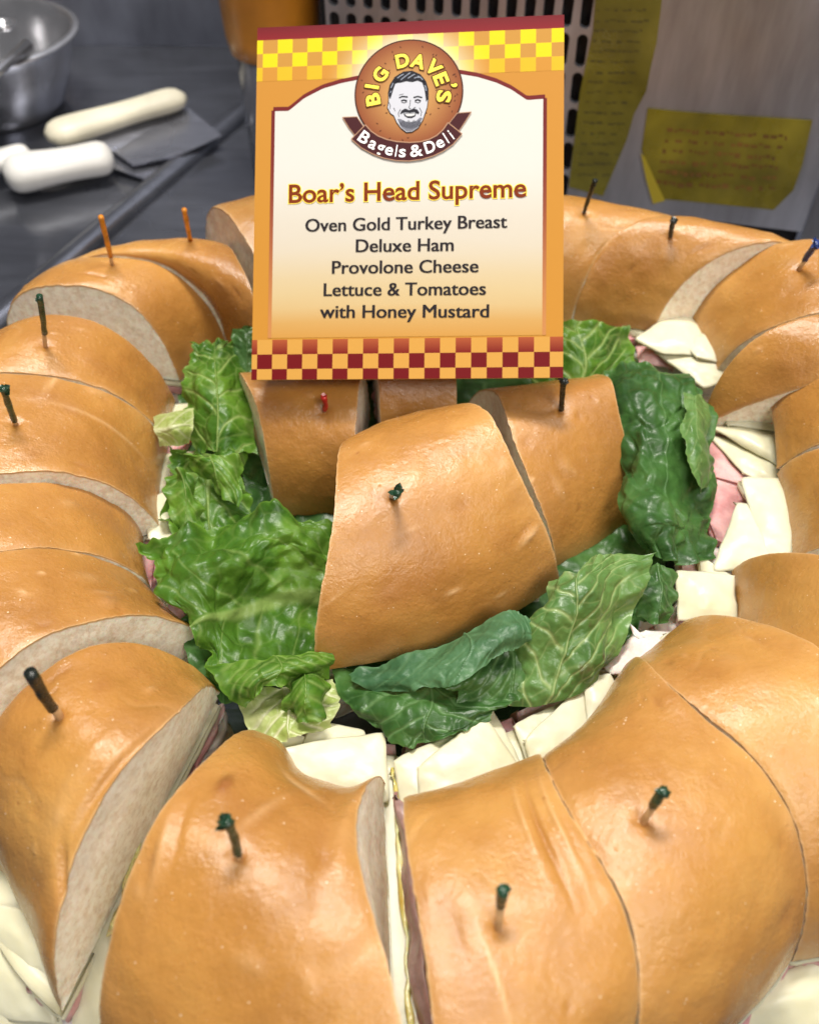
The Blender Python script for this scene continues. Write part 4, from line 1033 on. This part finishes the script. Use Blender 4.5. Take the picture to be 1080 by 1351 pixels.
def arc_letters(items, center, hpx, wpx, toward, off, layer, mat, name, halo=None, hmat=None):
    J = ([], []); H = ([], [])
    for ch, x, y, wf in items:
        V, F = glyph(ch, off); V0 = glyph(ch, 0)[0]
        hc = glyph('H', 0)[0][:, 1].max()
        c0 = np.array([(V0[:, 0].min() + V0[:, 0].max()) / 2, hc / 2]); wd = V0[:, 0].max() - V0[:, 0].min()
        c = z8(x, y); up_ = c - z8(*center); up_ /= np.linalg.norm(up_)
        if toward: up_ = -up_
        rt_ = np.array([up_[1], -up_[0]]); k = hpx * sc8 / hc; kx = wpx * wf * sc8 / max(wd, .2)
        fn = lambda p: c + rt_ * (p[0] - c0[0]) * kx + up_ * (p[1] - c0[1]) * k
        if halo: put('', glyph(ch, halo), fn, layer - 1.2, None, join=H)
        put('', (V, F), fn, layer, None, join=J)
    if halo: obj(name + '_outline', *H, hmat, card, smooth=False)
    obj(name, *J, mat, card, smooth=False)
arc_letters([('B', 282, 500, .85), ('I', 275, 410, .32), ('G', 335, 325, .95), ('D', 492, 225, .95), ('A', 605, 230, 1), ('V', 712, 275, 1), ('E', 765, 355, .75), ('\u2019', 828, 405, .3), ('S', 785, 480, .8)], (535, 450), 92, 88, False, .035, 14, HALO, 'arched_yellow_lettering', .085, DKO)
arc_letters([('B', 222, 772, 1), ('a', 286, 812, .75), ('g', 342, 838, .75), ('e', 400, 855, .78), ('l', 448, 866, .2), ('s', 492, 869, .66), ('&', 588, 864, 1.25), ('D', 686, 838, 1.05), ('e', 754, 804, .75), ('l', 800, 776, .2), ('i', 834, 750, .2)], (530, 350), 82, 66, True, .014, 15, WHT, 'curved_white_lettering')

# ------------------------------------------------------------------ counter, wall and things behind
STEEL_D = mat_steel('dark_counter_steel', (0.19, 0.20, 0.235), .20, (1.2, 6, 6))
STEEL_W = mat_steel('wall_steel', (0.34, 0.36, 0.43), .42, (3, 3, 1))
STEEL_P = mat_steel('panel_steel', (0.42, 0.43, 0.48), .45, (6, 6, 1))
STEEL_B = mat_steel('bowl_steel', (0.46, 0.46, 0.48), .16, (3, 3, 3))
BLADE = mat_steel('blade_steel', (0.30, 0.31, 0.36), .22, (2, 8, 2))
BLACK = mat_plain('black_recess', (0.008, 0.008, 0.010), .6)
HANDLE = mat_plain('white_handle', (0.66, 0.65, 0.62), .38, nscale=40, amt=.08, spec=.5)
HANDLEC = mat_plain('cream_handle', (0.64, 0.60, 0.47), .42, nscale=30, amt=.18, spec=.5)
def box(name, lo, hi, mat, parent=None, bev=.0):
    bm = bmesh.new(); bmesh.ops.create_cube(bm, size=1)
    for v in bm.verts: v.co = Vector([(lo[i] + hi[i]) / 2 + v.co[i] * (hi[i] - lo[i]) for i in range(3)])
    if bev: bmesh.ops.bevel(bm, geom=bm.edges[:], offset=bev, segments=3, affect='EDGES', profile=.5)
    V = [tuple(v.co) for v in bm.verts]; F = [[v.index for v in f.verts] for f in bm.faces]
    bm.free(); return obj(name, V, F, mat, parent, smooth=False)
o = box('counter', (-90, -60, -3), (90, 51.8, 0), STEEL_D, bev=.3); tag(o, kind='structure')
o = box('wall', (-90, 52, -3), (90, 54, 80), STEEL_W); tag(o, kind='structure')
a, b = U(60, 372, 0), U(345, 128, 0)
o = tube('counter_rim', [a + (b - a) * t + [0, 0, .1] for t in np.linspace(-.3, 1.1, 12)], .75, STEEL_D, seg=24, flat=.7); tag(o, kind='structure')
# appliance panel with ventilation slots
pa, pb_ = U(800, 275, 2.0), U(1057, 306, 2.0)
e = pb_ - pa; Le = np.linalg.norm(e[:2]); e = e / Le; nrm = np.array([e[1], -e[0], 0])
def PW(s, z, d=0): return pa + e * s + np.array([0, 0, z - 2.0]) + nrm * d
app = empty('steel_appliance', PW(0, 0), 'grey steel appliance front with rows of black ventilation slots', 'appliance')
def ppx(x, y):
    q = onplane(x, y, pa, nrm); return (q - pa) @ e, q[2]
sl, _ = ppx(440, 10); sg_, _ = ppx(771, 120); sr = Le
V = [PW(sg_, 2), PW(sr, 2), PW(sr, 34), PW(sg_, 34)]; V += [p - nrm * .3 for p in V]
BX = [[0, 1, 2, 3], [7, 6, 5, 4], [0, 4, 5, 1], [1, 5, 6, 2], [2, 6, 7, 3], [3, 7, 4, 0]]
obj('front_panel', V, BX, STEEL_P, app, smooth=False)
V, F = [], []
cwid, chh = .86, 1.72
ncol = int((sg_ - sl) / cwid) + 1
for i in range(ncol):
    for j in range(18):
        s1 = sg_ - i * cwid; s0 = s1 - cwid; z0_ = 2.0 + j * chh; z1_ = z0_ + chh
        n = len(V); V += [PW(s0, z0_), PW(s1, z0_), PW(s1, z1_), PW(s0, z1_)]
        cs, cz, rw, rh = (s0 + s1) / 2, (z0_ + z1_) / 2, .26, .74
        ring = []
        for a_ in np.linspace(0, 2 * np.pi, 16, endpoint=False) + np.pi / 16 * 0 - 3 * np.pi / 4:
            ca, sa = math.cos(a_), math.sin(a_)
            ring.append((cs + rw * ca, cz + (rh - rw) * (1 if sa >= 0 else -1) + rw * sa))
        V += [PW(*r_) for r_ in ring]; V += [PW(*r_, -.3) for r_ in ring]
        for k in range(16):
            k2 = (k + 1) % 16; F.append([n + 4 + k2, n + 4 + k, n + 20 + k, n + 20 + k2])
        for c_ in range(4):
            fan = [n + 4 + (c_ * 4 + t) % 16 for t in range(5)]
            F.append([n + c_, n + (c_ + 1) % 4] + fan[::-1])
obj('slotted_grille', V, F, STEEL_P, app, smooth=False)['kind'] = 'stuff'
V = [PW(sl - 1, .3, -.9), PW(sr, .3, -.9), PW(sr, 34, -.9), PW(sl - 1, 34, -.9)]; V += [p - nrm * 8 for p in V]
obj('dark_interior', V, BX, BLACK, app, smooth=False)
V = [PW(sr + .02, .0, .1), PW(sr + 5, .0, 4.5), PW(sr + 5, 34, 4.5), PW(sr + .02, 34, .1)]; V += [p + np.array([.6, .6, 0]) for p in V]
obj('side_panel', V, BX, STEEL_P, app, smooth=False)
# tape and label on the panel
def film(name, label, cat, px, mat, d, marks, mcol, curl=0):
    sz = [ppx(*p) for p in px]
    V = [PW(s, z, d + (curl if i in (len(sz) - 1,) else 0)) for i, (s, z) in enumerate(sz)]; n = len(V)
    V += [p - nrm * .03 for p in V]
    F = [list(range(n)), list(range(n, 2 * n))[::-1]] + [[i, (i + 1) % n, (i + 1) % n + n, i + n] for i in range(n)]
    root = empty(name, V[0], label, cat)
    obj('film', V, F, mat, root, smooth=False)
    V, F = [], []
    for (x, y, w_, h_) in marks:
        q = [ppx(x, y), ppx(x + w_, y + w_ * .07), ppx(x + w_ - h_ * .1, y + h_ + w_ * .07), ppx(x - h_ * .1, y + h_)]
        n = len(V); V += [PW(s, z, d + .02) for s, z in q]; F.append([n, n + 1, n + 2, n + 3])
    if V: obj('faded_print', V, F, mcol, root, smooth=False)
OLIVE = mat_plain('olive_film', (0.15, 0.135, 0.016), .3, nscale=26, amt=.55, spec=.6)
OLIVE2 = mat_plain('yellow_olive_film', (0.20, 0.165, 0.013), .3, nscale=26, amt=.6, spec=.6)
SMUDGE = mat_plain('faded_dark_print', (0.07, 0.065, 0.02), .5); SMUDR = mat_plain('faded_red_print', (0.17, 0.085, 0.015), .5, nscale=60, amt=.5)
rg = random.Random(3); mk = []
for i in range(17):
    y = 12 + i * 13.5; x = 784 - y * .115
    while x < 866 - y * .22 - 14:
        w_ = rg.uniform(2, 9); mk.append((x + 4, y + rg.uniform(-1.2, 1.2), min(w_, 864 - y * .22 - x), rg.uniform(1.0, 2.6))); x += w_ + rg.choice([1.2, 1.6, 2, 7])
film('label_strip', 'long olive yellow label strip stuck upright beside the ventilation slots', 'label', [(786, -12), (874, -12), (866, 55), (858, 88), (852, 120), (836, 150), (826, 185), (795, 258), (750, 246), (765, 120), (782, 40)], OLIVE, .06, mk, SMUDGE)
mk = []
for i in range(6):
    y = 168 + i * 14; x = 880 - i * 3
    while x < 1036 - i * 3:
        w_ = rg.uniform(2.5, 9); mk.append((x, y + (x - 880) * .06 + rg.uniform(-1.5, 1.5), w_, rg.uniform(2.5, 6.5))); x += w_ + rg.choice([1.5, 2, 2.5, 9])
film('warning_label', 'wide peeling yellow label with faded red print, low on the steel panel', 'label', [(854, 142), (905, 147), (960, 151), (1010, 154), (1071, 158), (1058, 215), (1046, 250), (1020, 276), (960, 270), (900, 264), (872, 262), (858, 232), (846, 196)], OLIVE2, .07, mk, SMUDR)
film('tape_corner', 'bright yellow curled corner of the peeling label', 'label', [(845, 200), (851, 207), (862, 232), (877, 263), (861, 267), (852, 235)], mat_plain('bright_yellow_film', (0.45, 0.36, 0.03), .35), .16, [], SMUDR)
# lathe helper
def lathe(name, c, prof, mat, parent, n=64):
    V = []; F = []
    for r_, z_ in prof:
        for k in range(n):
            a_ = 2 * math.pi * k / n; V.append((c[0] + r_ * math.cos(a_), c[1] + r_ * math.sin(a_), c[2] + z_))
    for i in range(len(prof) - 1):
        for k in range(n):
            k2 = (k + 1) % n; F.append([i * n + k, i * n + k2, (i + 1) * n + k2, (i + 1) * n + k])
    return obj(name, V, F, mat, parent)
# orange tub
tb = U(380, 222, 0); tub = empty('plastic_tub', tb, 'tall orange topped plastic bottle behind the top left corner of the menu card', 'bottle')
q = onplane(380, 66, tb, np.array([0, 1., 0])); zt = q[2]
OPL = mat_plain('orange_plastic', (0.55, 0.22, 0.02), .35, nscale=30, amt=.25, Subsurface_Weight=.1, Subsurface_Scale=.01)
CLR = mat_plain('grey_plastic', (0.16, 0.17, 0.20), .2, nscale=20, amt=.4)
lathe('lower_body', tb, [(0, 0.02), (1.9, .02), (2.1, .3), (2.2, zt - .4), (2.2, zt)], CLR, tub)
lathe('orange_label', tb, [(2.2, zt), (2.42, zt + .1), (2.62, zt + 1), (2.85, zt + 7), (2.9, zt + 12), (0, zt + 12.2)], OPL, tub)
# steel bowl and spoon
bc = U(4, 142, 0); bc[2] = 0.02
bw = empty('steel_bowl', bc, 'small shiny steel bowl at the left edge of the photo', 'bowl')
prof = [(0, .15), (2.6, .15), (3.1, .5), (3.9, 2.4), (4.5, 4.6), (4.85, 4.72), (4.9, 4.58), (4.62, 4.4), (4.0, 2.2), (3.25, .3), (2.7, 0.0), (0, 0.0)]
prof = [(a * 1.25, b * 1.0) for a, b in prof]; pr_ = crom(np.array(prof), np.linspace(0, len(prof) - 1, 60)); lathe('bowl_shell', bc, [tuple(x) for x in pr_], STEEL_B, bw, 96)
sp = empty('steel_spoon', bc + [0, 0, 3], 'steel spoon handle resting in the bowl', 'spoon')
tube('handle', [U(-30, 118, 5.4), U(5, 88, 5.4), U(36, 60, 5.2)], [.28, .28, .38], STEEL_B, sp, 14)
bm_ = np.array([[1.2, 1.4, 4.2]]); V = []; 
lathe('spoon_bowl', bc + [1.2, 1.3, 4.3], [(0, .0), (.4, .05), (.7, .25), (.8, .5), (.72, .5), (.6, .28), (.3, .12), (0, .1)], STEEL_B, sp, 24)
ct = empty('steel_tray', bc + [-4, 9, 0], 'brushed steel container behind the bowl in the top left corner', 'container')
box('tray_body', (bc[0] - 9, bc[1] + 7, .02), (bc[0] + .8, bc[1] + 12, 8.5), mat_steel('tray_steel', (.42, .38, .36), .4), ct, .4)
# utensils
def handle(name, p0, p1, r, mat, parent, flat=.62):
    n = 24; t = np.linspace(0, 1, n); prof_ = r * (1 - np.abs(2 * t - 1) ** 9) ** .5 * (1 + .10 * np.cos(t * 5)); prof_[0] = prof_[-1] = r * .35
    return tube(name, p0 + (p1 - p0) * t[:, None], prof_, mat, parent, 28, flat=flat)
def blade(pts, z, parent, name='blade', mat=BLADE, th=.09):
    top = [U(x, y, zz) for (x, y, zz) in pts]; n = len(top); bot = [p - [0, 0, th] for p in top]
    F = [list(range(n))[::-1], list(range(n, 2 * n))] + [[i, (i + 1) % n, (i + 1) % n + n, i + n] for i in range(n)]
    return obj(name, top + bot, F, mat, parent, smooth=False)
p0, p1 = U(62, 180, 1.9), U(243, 127, 1.9)
k1 = empty('bench_scraper', (p0 + p1) / 2 * [1, 1, 0], 'bench scraper with a long cream handle and a wide grey blade', 'scraper')
handle('handle', p0, p1, 1.12, HANDLEC, k1)
blade([(105, 190, 1.3), (246, 140, 1.3), (293, 179, .9), (240, 203, .75), (176, 218, .7), (150, 200, .9)], 1, k1)
p0, p1 = U(6, 232, 1.25), U(149, 206, 1.25)
k2 = empty('kitchen_knife', (p0 + p1) / 2 * [1, 1, 0], 'rounded white handled knife, nearer one lying below the bench scraper', 'knife')
handle('handle', p0, p1, 1.3, HANDLE, k2, .75)
blade([(140, 200, .6), (168, 196, .5), (245, 205, .25), (232, 232, .2), (210, 243, .2), (150, 222, .5)], 1, k2, mat=BLADE)
tube('ferrule', [U(108, 232, .5), U(126, 228, .5)], .28, STEEL_B, k2, 14)
p0, p1 = U(-60, 224, 1.3), U(41, 203, 1.3)
k3 = empty('kitchen_knife', (p0 + p1) / 2 * [1, 1, 0], 'white knife handle cut off by the left edge of the photo', 'knife')
handle('handle', p0, p1, .95, HANDLE, k3, .7)
